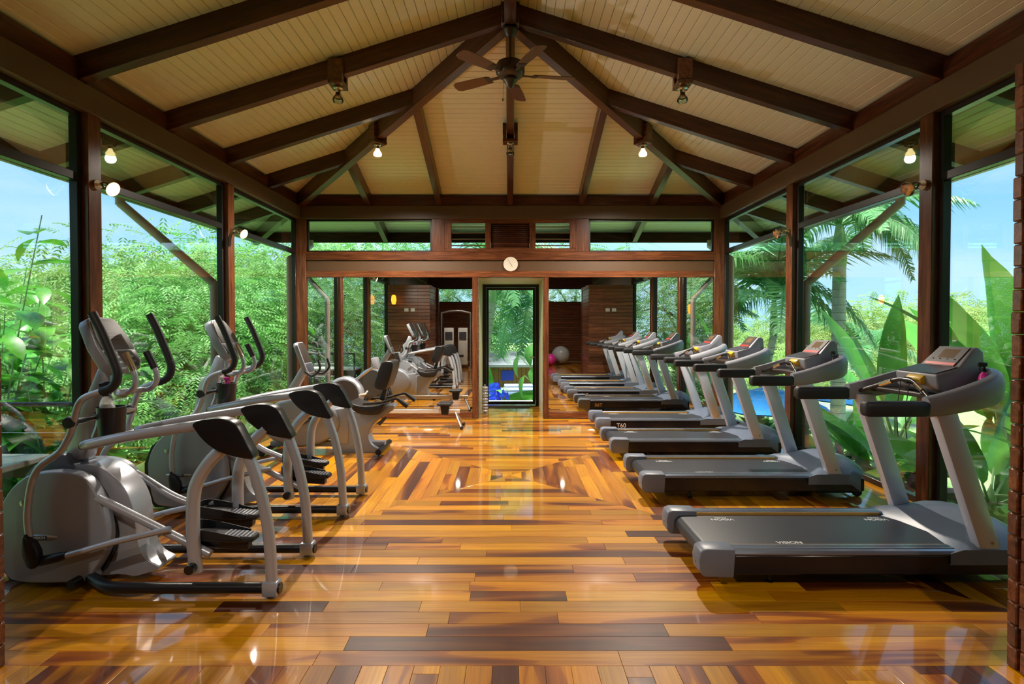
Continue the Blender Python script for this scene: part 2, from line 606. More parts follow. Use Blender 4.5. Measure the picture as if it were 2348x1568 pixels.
# ------------------------------------------------------------------ roof and ceiling
ceiling = struct(empty('ceiling', (0, 0, 0)))
deck = MB()
for s in (-1, 1):
    top = [(0, -6.0), (s * 4.9, -6.0), (s * 4.9, APY + 4.9), (0, APY)]
    deck.loft([[(x, y, zc(abs(x)) + 0.03) for x, y in top], [(x, y, zc(abs(x)) + 0.10) for x, y in top]])
top = [(0, APY), (4.9, APY + 4.9), (-4.9, APY + 4.9)]
deck.loft([[(x, y, zc(y - APY) + 0.03) for x, y in top], [(x, y, zc(y - APY) + 0.10) for x, y in top]])
deck.build('roof_deck', 'roof_deck', ceiling, smooth=False)
BW = 0.088
nb = int(EAVE / BW)
for k in range(nb):
    d0, d1 = k * BW + 0.0016, (k + 1) * BW - 0.0016
    c = 0.004
    prof = [(d0, 0.03), (d0, c), (d0 + c, 0.0), (d1 - c, 0.0), (d1, c), (d1, 0.03)]
    for s in (-1, 1):
        if d1 < 0.05:
            continue
        r0 = [(s * d, -6.0, zc(d) + h) for d, h in prof]
        r1 = [(s * d, APY + d, zc(d) + h) for d, h in prof]
        MB().loft([r0, r1]).build('ceiling_board', 'ceiling_paint', ceiling, smooth=False)
    r0 = [(-d, APY + d, zc(d) + h) for d, h in prof]
    r1 = [(d, APY + d, zc(d) + h) for d, h in prof]
    MB().loft([r0, r1]).build('ceiling_board', 'ceiling_paint', ceiling, smooth=False)
RD, RWD = 0.19, 0.095
RSP = 1.165
ang = math.atan(SL)
def rafter(p0, p1, h=RD, w=RWD, name='rafter'):
    n = Vector((0, 0, -h / 2))
    return bar(name, Vector(p0) + n, Vector(p1) + n, w, h, 'timber_dark', ceiling)
for k in range(-9, 4):
    y = APY + RSP * k
    d0 = max(0.0, y - APY)
    for s in (-1, 1):
        rafter((s * d0, y, zc(d0)), (s * EAVE, y, zc(EAVE)))
    if k < 3:
        pass
for j in (-2, -1, 0, 1, 2):
    d0 = abs(j) * RSP
    rafter((j * RSP, APY + d0, zc(d0)), (j * RSP, APY + EAVE, zc(EAVE)))
for s in (-1, 1):
    rafter((0, APY, zc(0)), (s * EAVE, APY + EAVE, zc(EAVE)), 0.235, 0.11, 'hip_beam')
bar('ridge_beam', (0, -6, ZC0 - 0.12), (0, APY, ZC0 - 0.12), 0.12, 0.24, 'timber_dark', ceiling)
MB().box(-0.09, 0.09, APY - 0.09, APY + 0.09, 4.55, 4.80).build('king_block', 'timber_dark', ceiling, 0.008, 1)
for s in (-1, 1):
    bar('eave_beam', (s * 4.78, -6, 3.185), (s * 4.78, APY + 4.78, 3.185), 0.06, 0.19, 'timber_dark', ceiling)
bar('eave_beam', (-4.78, APY + 4.78, 3.185), (4.78, APY + 4.78, 3.185), 0.06, 0.19, 'timber_dark', ceiling)

# ------------------------------------------------------------------ side walls of glass
POST = [(4.58, 4.73), (6.85, 7.00)]
wn_i = 0
win_no = [0]
def window(parts, label):
    win_no[0] += 1
    o = struct(empty('window_%d' % win_no[0], (0, 0, 0)), label)
    for kind, b in parts:
        if kind == 'f':
            MB().box(*b).build('frame_bar', 'bronze_frame', o, 0.004, 1)
        else:
            MB().box(*b).build('pane', 'window_glass', o, smooth=False)
    return o
for s, side in ((-1, 'left'), (1, 'right')):
    wall = struct(empty('wall_' + side, (0, 0, 0)))
    for (a, b) in POST + [(2.36, 2.44)]:
        bar('post', (s * (HW + 0.075), (a + b) / 2, 0.0), (s * (HW + 0.075), (a + b) / 2, 3.29), b - a, 0.15, 'timber_post', wall, up=(1, 0, 0), bevel=0.006)
    bar('top_plate', (s * (HW + 0.06), -5.0, 3.585), (s * (HW + 0.06), DY + 0.15, 3.585), 0.12, 0.17, 'timber_dark', wall)
    bar('fascia', (s * (HW + 0.055), -5.0, 3.39), (s * (HW + 0.055), DY + 0.02, 3.39), 0.15, 0.215, 'brown_paint', wall)
    bays = [(2.44, 4.58), (4.73, 6.85), (7.00, DY + 0.02)]
    names = ['beside the log partition', 'between the timber posts', 'next to the mirror wall']
    for (y0, y1), nm in zip(bays, names):
        xa, xb = sorted((s * (HW + 0.055), s * (HW + 0.125)))
        xg0, xg1 = sorted((s * (HW + 0.087), s * (HW + 0.093)))
        P = [('f', (xa, xb, y0, y0 + 0.045, 0.0, 3.28)), ('f', (xa, xb, y1 - 0.045, y1, 0.0, 3.28)),
             ('f', (xa, xb, y0 + 0.045, y1 - 0.045, 0.0, 0.055)), ('f', (xa, xb, y0 + 0.045, y1 - 0.045, 3.235, 3.28)),
             ('f', (xa, xb, y0 + 0.045, y1 - 0.045, 2.715, 2.785)),
             ('p', (xg0, xg1, y0 + 0.04, y1 - 0.04, 0.05, 2.72)), ('p', (xg0, xg1, y0 + 0.04, y1 - 0.04, 2.78, 3.24))]
        window(P, 'tall %s glass wall bay with bronze transom %s' % ('forest-side' if s < 0 else 'garden-side', nm))

# ------------------------------------------------------------------ mirror wall with clerestory and door recess
wb = struct(empty('wall_back', (0, DY, 0)))
def wbar(name, x0, x1, z0, z1, y0=0.0, y1=0.14, mat='timber_post', vert=None):
    if vert is None:
        vert = (z1 - z0) > (x1 - x0)
    yc = (y0 + y1) / 2
    if vert:
        return bar(name, ((x0 + x1) / 2, yc, z0), ((x0 + x1) / 2, yc, z1), x1 - x0, y1 - y0, mat, wb, up=(0, 1, 0))
    return bar(name, (x0, yc, (z0 + z1) / 2), (x1, yc, (z0 + z1) / 2), y1 - y0, z1 - z0, mat, wb)
wbar('top_plate', -3.5, 3.5, 3.50, 3.665, mat='timber_dark')
wbar('fascia', -3.46, 3.46, 3.285, 3.50, -0.012, 0.10, 'brown_paint')
for s in (-1, 1):
    wbar('corner_post', *sorted((s * 3.355, s * 3.56)), 0.0, 3.29, 0.0, 0.16)
    wbar('clerestory_post', *sorted((s * 1.292, s * 1.077)), 2.75, 3.285)
wbar('rail', -3.355, 3.355, 2.61, 2.75)
wbar('frieze_panel', -3.355, 3.355, 2.43, 2.61, 0.03, 0.12, 'brown_paint')
wbar('rail', -3.355, 3.355, 2.33, 2.43)
wbar('jamb', -0.625, -0.517, 0.0, 2.33)
wbar('jamb', 0.538, 0.632, 0.0, 2.33)
for a, b in ((-3.355, -0.625), (0.632, 3.388)):
    wbar('base_rail', a, min(b, 3.355), 0.0, 0.11)
for s, (a, b) in ((-1, (-3.355, -0.62)), (1, (0.63, 3.355))):
    n = 3
    for i in range(n):
        x0, x1 = a + (b - a) * i / n, a + (b - a) * (i + 1) / n
        g = MB().box(x0 + 0.0008, x1 - 0.0008, 0.04, 0.046, 0.105, 2.335).build('mirror_pane', 'mirror', wb, smooth=False)
        g['label'] = 'silver wall mirror pane in timber frame'
    MB().box(a, b, 0.05, 0.12, 0.02, 2.34).build('backing_board', 'mirror_back', wb, smooth=False)
# clerestory glass
for a, b, nm in ((-3.355, -1.292, 'forest side'), (1.292, 3.355, 'garden side')):
    y = DY
    window([('f', (a, b, y + .05, y + .10, 2.75, 2.775)), ('f', (a, b, y + .05, y + .10, 3.255, 3.285)),
            ('f', (a, a + .03, y + .05, y + .10, 2.775, 3.255)), ('f', (b - .03, b, y + .05, y + .10, 2.775, 3.255)),
            ('p', (a + .03, b - .03, y + .07, y + .076, 2.77, 3.26))], 'long low clerestory window above the mirrors on the %s' % nm)
# louvre box
lv = struct(empty('window_%d' % (win_no[0] + 1), (0, DY, 2.75)), 'timber louvre unit with three slatted panels above the clock')
def lbar(x0, x1, z0, z1, y0=0.0, y1=0.11, mat='timber_post', name='frame_bar'):
    if z1 - z0 > x1 - x0:
        bar(name, ((x0 + x1) / 2, (y0 + y1) / 2, z0), ((x0 + x1) / 2, (y0 + y1) / 2, z1), x1 - x0, y1 - y0, mat, lv, up=(0, 1, 0))
    else:
        bar(name, (x0, (y0 + y1) / 2, (z0 + z1) / 2), (x1, (y0 + y1) / 2, (z0 + z1) / 2), y1 - y0, z1 - z0, mat, lv)
lbar(-1.077, 1.077, 0.0, 0.055); lbar(-1.077, 1.077, 0.465, 0.535)
for a, b in ((-1.077, -0.97), (-0.41, -0.32), (0.32, 0.416), (0.98, 1.077)):
    lbar(a, b, 0.055, 0.465)
for a, b, n, tilt in ((-0.97, -0.41, 4, 0.25), (0.416, 0.98, 4, 0.25), (-0.32, 0.32, 12, 0.95)):
    for i in range(n):
        z = 0.055 + (i + 0.5) * 0.41 / n
        o = MB().box((a - b) / 2 + .002, (b - a) / 2 - .002, -0.045 if n == 4 else -0.024, 0.045 if n == 4 else 0.024, -0.006, 0.006).build('louvre_slat', 'timber_dark', lv, 0.002, 1)
        o.location = ((a + b) / 2, 0.055, z)
        o.rotation_euler = (tilt, 0, 0)
# door recess
rec = struct(empty('wall_recess', (0, DY, 0)))
for s, x0, x1 in ((-1, -0.62, -0.53), (1, 0.55, 0.64)):
    MB().box(x0, x1, 0.14, 1.72, 0.0, 2.42).build('recess_side', 'cream_paint', rec, 0.003, 1)
MB().box(-0.53, 0.55, 0.14, 1.72, 2.325, 2.42).build('recess_soffit', 'cream_paint', rec, 0.003, 1)
MB().box(-0.53, -0.519, 0.0, 0.14, 0.0, 2.325).build('jamb_lining', 'cream_paint', rec)
MB().box(0.539, 0.55, 0.0, 0.14, 0.0, 2.325).build('jamb_lining', 'cream_paint', rec)
dr = struct(empty('door_1', (0, 10.68, 0)), 'glazed bronze framed door at the end of the recess')
for b in ((-0.53, -0.465, 0, .09, 0, 2.32), (0.485, 0.55, 0, .09, 0, 2.32), (-0.465, 0.485, 0, .09, 2.27, 2.32)):
    MB().box(*b).build('door_frame', 'bronze_frame', dr, 0.004, 1)
for b in ((-0.462, -0.415, .02, .07, 0.012, 2.265), (0.435, 0.482, .02, .07, 0.012, 2.265), (-0.415, 0.435, .02, .07, 2.215, 2.265), (-0.415, 0.435, .02, .07, 0.012, 0.07)):
    MB().box(*b).build('door_stile', 'bronze_frame', dr, 0.004, 1)
MB().box(-0.417, 0.437, .042, .048, .065, 2.22).build('pane', 'window_glass', dr, smooth=False)
MB().tube(smooth_path([(0.46, 0.02, 0.93), (0.46, -0.04, 0.93), (0.43, -0.05, 0.93), (0.36, -0.05, 0.93)], 4), 0.011).build('door_handle', 'chrome', dr)
for z in (0.3, 1.25, 2.0):
    MB().lathe([(0.0, -.04), (.012, -.04), (.012, .04), (0, .04)], (-0.475, 0.012, z), seg=10).build('hinge', 'chrome', dr)
MB().box(-0.53, 0.55, 10.75, 11.6, -0.16, -0.025).build('floor_threshold', 'stone_top', floor)

# ------------------------------------------------------------------ log clad partitions at the near end
def log_face(parent, p0, p1, nrm, z1=2.70, h=0.1):
    n = int(z1 / h)
    for i in range(n):
        pr = rng.uniform(-0.004, 0.006)
        off = Vector(nrm) * (0.02 + pr)
        za = (i + 0.5) * h
        bar('log_plank', Vector((*p0, za)) + off, Vector((*p1, za)) + off, 0.05, h - 0.003, 'timber_log', parent, bevel=0.006)
for s, side in ((-1, 'left'), (1, 'right')):
    wp = struct(empty('wall_partition_' + side, (s * 2.9, 2.3, 0)))
    xa, xb = sorted((2.298 if s > 0 else -2.358, s * 3.46))
    o = MB().box(xa, xb, 1.05, 2.44, 0.0, 2.68).build('backing_box', 'roof_deck', wp, smooth=False)  # hidden box added behind the logs to block light through their gaps
    o.location = (-s * 2.9, -2.3, 0)
    before = set(bpy.data.objects)
    log_face(wp, (s * 2.29 if s < 0 else 2.25, 2.455), (s * 3.50, 2.455), (0, 1, 0))
    log_face(wp, (s * 2.29 + (0 if s > 0 else -.06), 1.05), (s * 2.29 + (0 if s > 0 else -.06), 2.43), (-s, 0, 0))
    for o in set(bpy.data.objects) - before:
        o.location = o.location - Vector((s * 2.9, 2.3, 0))
    bar('jamb_post', (s * 2.3 - s * 2.9, 0.98 - 2.3, 0), (s * 2.3 - s * 2.9, 0.98 - 2.3, 2.7), 0.14, 0.14, 'timber_dark', wp, up=(0, 1, 0))
    # closing walls of the room behind the camera
    ws = struct(MB().box(*sorted((s * 3.5, s * 3.62)), -5.0, 2.36, 0, 3.28).build('wall_rear_' + side, 'brown_paint'))
wr = struct(empty('wall_rear', (0, -5.0, 0)))
MB().box(-3.6, 3.6, -0.2, -0.05, 0, 2.5).build('backing_box', 'roof_deck', wr, smooth=False)  # added backing, keeps light from passing between the rear logs
MB().box(-3.6, 3.6, -0.2, 0.0, 3.1, 3.6).build('head_beam', 'timber_dark', wr, smooth=False)
before = set(bpy.data.objects)
log_face(wr, (-3.5, -0.05), (3.5, -0.05), (0, 1, 0), 2.5, 0.1)
gable = [(-3.6, 3.6), (3.6, 3.6), (0, ZC0)]
MB().prism(gable, -0.2, -0.05, 'y').build('gable_panel', 'ceiling_paint', wr, smooth=False)
win_no[0] += 1
window([('f', (-3.5, 3.5, -5.12, -5.07, 2.5, 2.54)), ('f', (-3.5, 3.5, -5.12, -5.07, 3.06, 3.1)), ('f', (-0.03, 0.03, -5.12, -5.07, 2.54, 3.06)),
        ('p', (-3.5, 3.5, -5.1, -5.094, 2.53, 3.07))], 'strip window over the log wall of the weights room')
# switch plates, paired white, on the partitions
for s, nm in ((-1, 'elliptical trainers'), (1, 'treadmills')):
    for i in (0, 1):
        t = empty('switch_plate', (s * (2.78 if i else 2.96), 2.506, 1.98))
        tag(t, 'white double switch plate on the log partition facing the %s' % nm, 'switch', 'switch plates on the log partition by the %s' % nm)
        MB().box(-0.06, 0.06, 0, 0.012, -0.045, 0.045).build('plate', 'white_plastic', t, 0.003, 1)
        for dx in (-0.025, 0.025):
            MB().box(dx - 0.014, dx + 0.014, 0.012, 0.018, -0.022, 0.022).build('rocker', 'ivory', t, 0.002, 1)

# ------------------------------------------------------------------ downpipes outside
for s, nm in ((-1, 'forest side'), (1, 'garden side')):
    for y, where in ((7.02, 'middle'), (9.42, 'corner')):
        xo, xi = s * 4.66, s * 3.73
        rr = 0.052
        t = empty('downpipe', (xi, y, -0.3))
        col = 'tan rain downpipe with slanted offset outside %s glass, %s post' % (nm, where)
        tag(t, col, 'pipe', 'downpipes under the eaves')
        L = lambda p: (p[0] - xi, p[1] - y, p[2] + 0.3)
        if where == 'corner':
            MB().tube([L((xi, 10.42, 3.13)), L((xi, 10.42, 3.0))], rr, 14).build('outlet', 'downpipe', t)
            MB().tube([L((xi, 10.42, 3.02)), L((xi, y, 2.66))], rr, 14).build('offset_pipe', 'downpipe', t)
            MB().tube([L((xi, y, 2.69)), L((xi, y, -0.3))], rr, 14).build('vertical_pipe', 'downpipe', t)
            continue
        yo = y - 0.35
        MB().tube([L((xo, yo, 3.14)), L((xo, yo, 2.98))], rr, 14).build('outlet', 'downpipe', t)
        MB().tube([L((xo, yo, 3.0)), L((xi, y, 2.06))], rr, 14).build('offset_pipe', 'downpipe', t)
        MB().tube([L((xi, y, 2.09)), L((xi, y, -0.3))], rr, 14).build('vertical_pipe', 'downpipe', t)
        for z in (2.0, 0.6):
            MB().lathe([(rr + .006, -.03), (rr + .006, .03)], L((xi, y, z)), seg=14).build('collar', 'downpipe', t)

# ------------------------------------------------------------------ wall clock
t = tag(empty('wall_clock', (0.007, DY + 0.03, 2.545)), 'round cream wall clock over the door recess', 'clock')
MB().lathe([(0, -0.002), (.112, -0.002), (.12, -.02), (.117, -.034), (.105, -.034)], axis='y', seg=32).build('rim', 'ivory', t)
MB().lathe([(0, -.026), (.106, -.026), (.106, -.029), (0, -.029)], axis='y', seg=32).build('dial', 'ivory', t)
for i in range(12):
    a = i * PI / 6
    o = MB().box(-.005, .005, -.0315, -.029, -.011, .011).build('hour_mark', 'print_grey', t)
    o.location = (.085 * math.sin(a), 0, .085 * math.cos(a)); o.rotation_euler = (0, a, 0)
for nm, L, w, a in (('hour_hand', .05, .006, math.radians(147)), ('minute_hand', .085, .004, math.radians(-33))):
    o = MB().box(-w / 2, w / 2, -.034, -.032, -.012, L).build(nm, 'black_plastic', t)
    o.rotation_euler = (0, a, 0)

# ------------------------------------------------------------------ lamps
def point(loc, watts, col, parent, r=0.05):
    d = bpy.data.lights.new('bulb_light', 'POINT')
    d.energy = watts * LAMP_W
    d.color = col
    d.shadow_soft_size = r
    o = bpy.data.objects.new('bulb_light', d)
    COL.objects.link(o)
    o.parent = parent
    o.location = loc
    return o
WARM = (1.0, 0.90, 0.77)
def spot(loc, watts, parent, rot, size=2.6, col=WARM):
    d = bpy.data.lights.new('bulb_light', 'SPOT')
    d.energy = watts * LAMP_W
    d.color = col
    d.spot_size = size
    d.spot_blend = 0.8
    d.shadow_soft_size = 0.06
    o = bpy.data.objects.new('bulb_light', d)
    COL.objects.link(o)
    o.parent = parent
    o.location = loc
    o.rotation_euler = rot
    return o
def rafter_lamp(x, y, lit, label, watts=0, rz=0.0):
    d = max(abs(x), y - APY)
    zt = zc(d) - 0.005
    zb = zt - 0.235
    t = tag(empty('rafter_lamp', (x, y, zb), rz), label, 'lamp', 'flood lamps hung on rafter saddles')
    for sx in (-1, 1):
        MB().box(*sorted((sx * 0.051, sx * 0.10)), -0.075, 0.075, 0.0, 0.21).build('saddle_cheek', 'timber_post', t, 0.006, 1)
    MB().box(-0.10, 0.10, -0.075, 0.075, -0.04, 0.0).build('saddle_base', 'timber_post', t, 0.004, 1)
    MB().lathe([(0, -.045), (.05, -.045), (.05, -.06), (.026, -.066), (.026, -.10), (0, -.10)], seg=18).build('socket', 'chrome', t)
    MB().lathe([(.024, -.10), (.032, -.125), (.052, -.155), (.056, -.175), (.05, -.192), (.025, -.2), (0, -.2)], seg=18).build('bulb', 'bulb_lit' if lit else 'bulb_glass', t)
    if not lit:
        MB().lathe([(0, -.10), (.02, -.108), (.034, -.14), (.04, -.165), (0, -.17)], seg=16).build('reflector', 'chrome', t)
    if watts:
        spot((0, 0, -.23), watts, t, (0, 0, 0), 2.75)
rafter_lamp(-1.77, 7.46, True, 'lit flood lamp glowing on the hip beam above the elliptical trainers', 165, PI / 4)
rafter_lamp(1.77, 7.46, True, 'lit flood lamp glowing on the hip beam above the treadmills', 165, -PI / 4)
rafter_lamp(-1.75, APY, False, 'unlit glass flood lamp on rafter above the elliptical trainers', 0, PI / 2)
rafter_lamp(1.75, APY, False, 'unlit glass flood lamp on rafter above the treadmills', 0, PI / 2)
rafter_lamp(0, 7.44, False, 'unlit glass flood lamp on the centre rafter behind the fan')
rafter_lamp(-1.75, APY - 5 * RSP, True, 'unseen flood lamp added as fill light in the weights room by the cable machine', 40, PI / 2)  # added behind the camera to brighten the interior
rafter_lamp(1.75, APY - 5 * RSP, True, 'unseen flood lamp added as fill light in the weights room by the exercise balls', 40, PI / 2)  # second added fill lamp, also behind the camera
def post_lamp(s, y, lit, label, watts=0):
    t = tag(empty('post_lamp', (s * HW, y, 2.71)), label, 'lamp', 'flood lamps bracketed on the posts')
    MB().lathe([(0, 0), (.042, 0), (.042, -s * .02), (0, -s * .02)], axis='x', seg=16).build('wall_plate', 'chrome', t)
    MB().tube([(-s * .02, 0, 0), (-s * .055, 0, .012), (-s * .075, 0, .004)], 0.012, 8).build('arm', 'chrome', t)
    ax = Vector((-s * 0.86, -0.2, -0.42)).normalized()
    c = Vector((-s * .075, 0, 0))
    def cone(prof, name, mat):
        rings = []
        u = ax.orthogonal().normalized(); w = ax.cross(u)
        for r, h in prof:
            rings.append([c + ax * h + u * max(r, 1e-4) * math.cos(2 * PI * j / 18) + w * max(r, 1e-4) * math.sin(2 * PI * j / 18) for j in range(18)])
        MB().loft(rings).build(name, mat, t)
    cone([(0, -.01), (.03, -.005), (.034, .03), (.03, .05), (0, .05)], 'socket', 'chrome')
    cone([(.026, .04), (.042, .065), (.062, .095), (.06, .098), (.03, .06)], 'reflector', 'chrome')
    cone([(.061, .094), (.05, .108), (.025, .117), (0, .119)], 'lens', 'bulb_lit' if lit else 'bulb_glass')
    if watts:
        spot(c + ax * .16, watts, t, ax.to_track_quat('-Z', 'Y').to_euler(), 2.6)
post_lamp(-1, 4.66, True, 'lit flood lamp on the post behind the elliptical with the spray bottle', 22)
post_lamp(-1, 6.93, True, 'lit flood lamp on the post beside the recumbent bike', 30)
post_lamp(1, 4.66, False, 'unlit chrome flood lamp on the post behind the treadmill with pink bottle')
post_lamp(1, 6.93, False, 'unlit chrome flood lamp on the post behind the middle treadmills')

# ------------------------------------------------------------------ ceiling fan
t = tag(empty('ceiling_fan', (0, APY, 4.548)), 'dark bronze ceiling fan with wooden blades under the king block', 'fan')
MB().lathe([(0, 0), (.07, 0), (.075, -.02), (.055, -.06), (.03, -.085), (0, -.085)], seg=24).build('canopy', 'fan_bronze', t)
MB().tube([(0, 0, -.07), (0, 0, -.36)], .014, 12).build('downrod', 'fan_bronze', t)
MB().lathe([(0, -.33), (.05, -.335), (.13, -.35), (.146, -.375), (.146, -.45), (.125, -.48), (.06, -.505), (0, -.505)], seg=32).build('motor', 'fan_bronze', t)
MB().lathe([(0, -.50), (.07, -.50), (.075, -.525), (.05, -.55), (.03, -.59), (.012, -.605), (0, -.605)], seg=24).build('switch_housing', 'fan_bronze', t)
for i in range(5):
    a = math.radians(8 + 72 * i)
    M = Matrix.Rotation(a, 4, 'Z') @ Matrix.Translation((0, 0, -.47)) @ Matrix.Rotation(math.radians(12), 4, 'X')
    ir = MB().box(.10, .26, -.018, .018, -.006, .004, M).box(.22, .28, -.05, .05, -.006, .002, M).build('blade_iron', 'fan_bronze', t, .002, 1)
    prof = [(.24, -.055), (.45, -.07), (.62, -.072), (.66, -.05), (.67, 0), (.66, .05), (.62, .072), (.45, .07), (.24, .055)]
    mb = MB().prism(prof, 0.0, .007, 'z')
    mb.v = [tuple(M @ Vector(p)) for p in mb.v]
    mb.build('fan_blade', 'fan_blade', t, .002, 1)
MB().tube([(-.07, 0, -.51), (-.075, 0, -.70)], .0015, 5).lathe([(0, 0), (.006, .005), (.006, .03), (0, .035)], (-.075, 0, -.735), seg=8).build('pull_chain', 'fan_bronze', t)

# ================================================================== TREADMILLS
def slab(p0, p1, y0, y1, off, th, name, mat, parent, bevel=0.0):
    """a plate on the sloping line p0->p1 (x, z), raised off above it"""
    d = Vector((p1[0] - p0[0], 0, p1[1] - p0[1]))
    X = d.normalized(); Y = Vector((0, 1, 0)); Z = X.cross(Y)
    if Z.z < 0:
        Z = -Z
    M = Matrix((X, Y, Z)).transposed().to_4x4()
    M.translation = Vector((p0[0], 0, p0[1]))
    o = MB().box(0, d.length, y0, y1, off, off + th, M).build(name, mat, parent, bevel, 1)
    return o
def make_treadmill():
    t = empty('treadmill')
    for s in (-1, 1):
        sy = lambda a, b: sorted((s * a, s * b))
        MB().box(.18, 1.97, *sy(.30, .392), .078, .196).build('deck_side', 'deck_black', t, .008, 1)
        prof = [(.284, .196), (.284, .214), (.292, .222), (.315, .222), (.318, .217), (.324, .217), (.327, .222), (.352, .222), (.355, .217), (.361, .217), (.364, .222), (.386, .218), (.394, .205), (.394, .196)]
        MB().prism([(s * a, b) for a, b in prof], .2, 1.53, 'x').build('side_rail', 'rail_metal', t, angle=25)
        MB().box(.2, 1.5, *sy(.2805, .2845), .196, .2185).build('rail_edge_strip', 'gold_line', t)
        capp = [(.03, .070), (.006, .10), (.0, .17), (.012, .222), (.045, .236), (.215, .232), (.205, .066)]
        MB().prism(capp, *sy(.272, .405), 'y').build('end_cap', 'cap_grey', t, .010, 2)
        MB().lathe([(0, -.002), (.008, -.002), (.008, .002), (0, .002)], (.004, s * .34, .14), 'x', 10).build('cap_screw', 'black_plastic', t)
        up = [(1.645, .225), (1.772, .225), (1.50, 1.05), (1.368, 1.05)]
        u = MB().prism(up, *sy(.325, .398), 'y').build('upright', 'upright_grey', t, .014, 2)
        for px_, pz_ in ((1.712, .27),):
            MB().lathe([(0, 0), (.009, 0), (.009, s * .004), (0, s * .004)], (px_, s * .398, pz_), 'y', 10).build('bolt', 'steel', u)
        g = MB().box(.955, 1.335, *sy(.342, .425), 1.008, 1.098).build('hand_grip', 'black_rubber', t, .026, 3)
        MB().lathe([(0, 0), (.022, 0), (.026, .006), (.014, .012), (.012, .075), (0, .075)], (.46, s * .30, .0), seg=12).build('levelling_foot', 'black_plastic', t)
        MB().lathe([(0, -.02), (.036, -.02), (.04, -.012), (.04, .012), (.036, .02), (0, .02)], (1.975, s * .27, .04), 'y', 18).build('transport_wheel', 'black_rubber', t)
        MB().box(1.62, 1.98, *sy(.235, .248), .02, .075).build('lift_arm', 'black_plastic', t, .006, 1)
    MB().tube([(1.62, -.245, .05), (1.62, .245, .05)], .02, 10).tube([(1.975, -.25, .04), (1.975, .25, .04)], .012, 8).build('lift_axle', 'black_plastic', t)
    bp = [(1.72, .202), (.105, .202)] + [(.105 + .052 * math.cos(a), .150 + .052 * math.sin(a)) for a in [PI / 2 + PI * k / 8 for k in range(1, 8)]] + [(.105, .098), (1.72, .098)]
    b = MB().prism(bp, -.278, .278, 'y').build('running_belt', 'belt', t, angle=30)
    for x, y, rz in ((.36, .19, PI), (1.42, .19, PI), (.62, -.22, 0)):
        text_obj('belt_lettering', 'VISION', .05, 'print_white', t, (x, y, .2028), (0, 0, rz))
        text_obj('belt_lettering', 'FITNESS', .022, 'print_white', t, (x, y - .034 * (1 if rz == 0 else -1), .2028), (0, 0, rz))
    # motor cover
    NU, NV = 14, 12
    rings = []
    for i in range(NV + 1):
        v = i / NV
        ring = []
        def X(y):
            xr = 1.47 + .15 * (1 - (y / .4) ** 2)
            xf = 2.06 - .10 * (y / .4) ** 4 - .03 * (y / .4) ** 2
            return xr + (xf - xr) * v
        zb = .142 if v < .82 else .142 - (v - .82) / .18 * .065
        ring.append((X(-.402), -.402, zb))
        for j in range(NU + 1):
            y = -.402 + .804 * j / NU
            e2 = 1 - abs(y / .402) ** 3.5
            rise = (min(1, v / .55) ** .9) if v < .6 else math.cos((v - .6) / .4 * 1.15) ** .7
            z = .208 + .022 * min(1, v * 6) + (.105 * e2) * max(0.0, rise) - (.03 * ((v - .75) / .25) ** 2 if v > .75 else 0)
            ring.append((X(y), y, z))
        ring.append((X(.402), .402, zb))
        rings.append(ring)
    MB().loft(rings, cap=True).build('motor_cover', 'cover_grey', t, angle=50)
    # upper U-shaped casing
    half = [(1.325, -.384, 1.062, .056), (1.45, -.386, 1.085, .064), (1.62, -.378, 1.125, .076), (1.77, -.335, 1.16, .086), (1.865, -.225, 1.18, .09), (1.905, -.10, 1.186, .09)]
    pts = half + [(1.912, 0, 1.188, .09)] + [(a, -b, c, d) for a, b, c, d in half[::-1]]
    fine = []
    P4 = [Vector(p) for p in pts]
    for i in range(len(P4) - 1):
        p0, p1, p2, p3 = P4[max(i - 1, 0)], P4[i], P4[i + 1], P4[min(i + 2, len(P4) - 1)]
        for k in range(4):
            a = k / 4
            fine.append(0.5 * ((2 * p1) + (p2 - p0) * a + (2 * p0 - 5 * p1 + 4 * p2 - p3) * a * a + (3 * p1 - p0 - 3 * p2 + p3) * a ** 3))
    fine.append(P4[-1])
    rings = []
    for i, p in enumerate(fine):
        d = fine[min(i + 1, len(fine) - 1)] - fine[max(i - 1, 0)]
        n = Vector((d.y, -d.x, 0)).normalized()
        h, w = p.w, .036
        prof = [(-w, -h + .02), (-w + .014, -h), (w - .02, -h), (w, -h + .025), (w + .004, h * .35), (w - .012, h - .012), (w - .03, h), (-w + .008, h), (-w, h - .012)]
        rings.append([Vector((p.x, p.y, p.z)) + n * a + Vector((0, 0, b)) for a, b in prof])
    MB().loft(rings).build('casing', 'casing_grey', t, angle=50)
    tray = [(1.47, -.35), (1.62, -.345), (1.76, -.30), (1.84, -.21), (1.88, 0), (1.84, .21), (1.76, .30), (1.62, .345), (1.47, .35), (1.53, .0)]
    MB().prism(tray, 1.075, 1.105, 'z').build('tray', 'console_dark', t, .006, 1)
    pp = [(1.535, 1.232, .185), (1.69, 1.276, .17), (1.80, 1.396, .145), (1.835, 1.402, .14), (1.868, 1.375, .14), (1.875, 1.14, .16), (1.60, 1.105, .18), (1.548, 1.14, .185)]
    MB().loft([[(a, -w, b) for a, b, w in pp], [(a, w, b) for a, b, w in pp]]).build('console_pod', 'casing_grey', t, .014, 3)
    dsp = slab((1.69, 1.276), (1.80, 1.396), -.125, .125, .003, .004, 'display_panel', 'console_dark', t, .001)
    o = slab((1.695, 1.2815), (1.709, 1.2968), -.124, .124, .0065, .002, 'accent_strip', 'red_strip', dsp)
    slab((1.735, 1.325), (1.785, 1.3795), -.07, .06, .0065, .0012, 'screen', 'lcd', dsp)
    slab((1.545, 1.2345), (1.685, 1.275), -.165, .165, .003, .003, 'lower_panel', 'console_panel', t, .001)
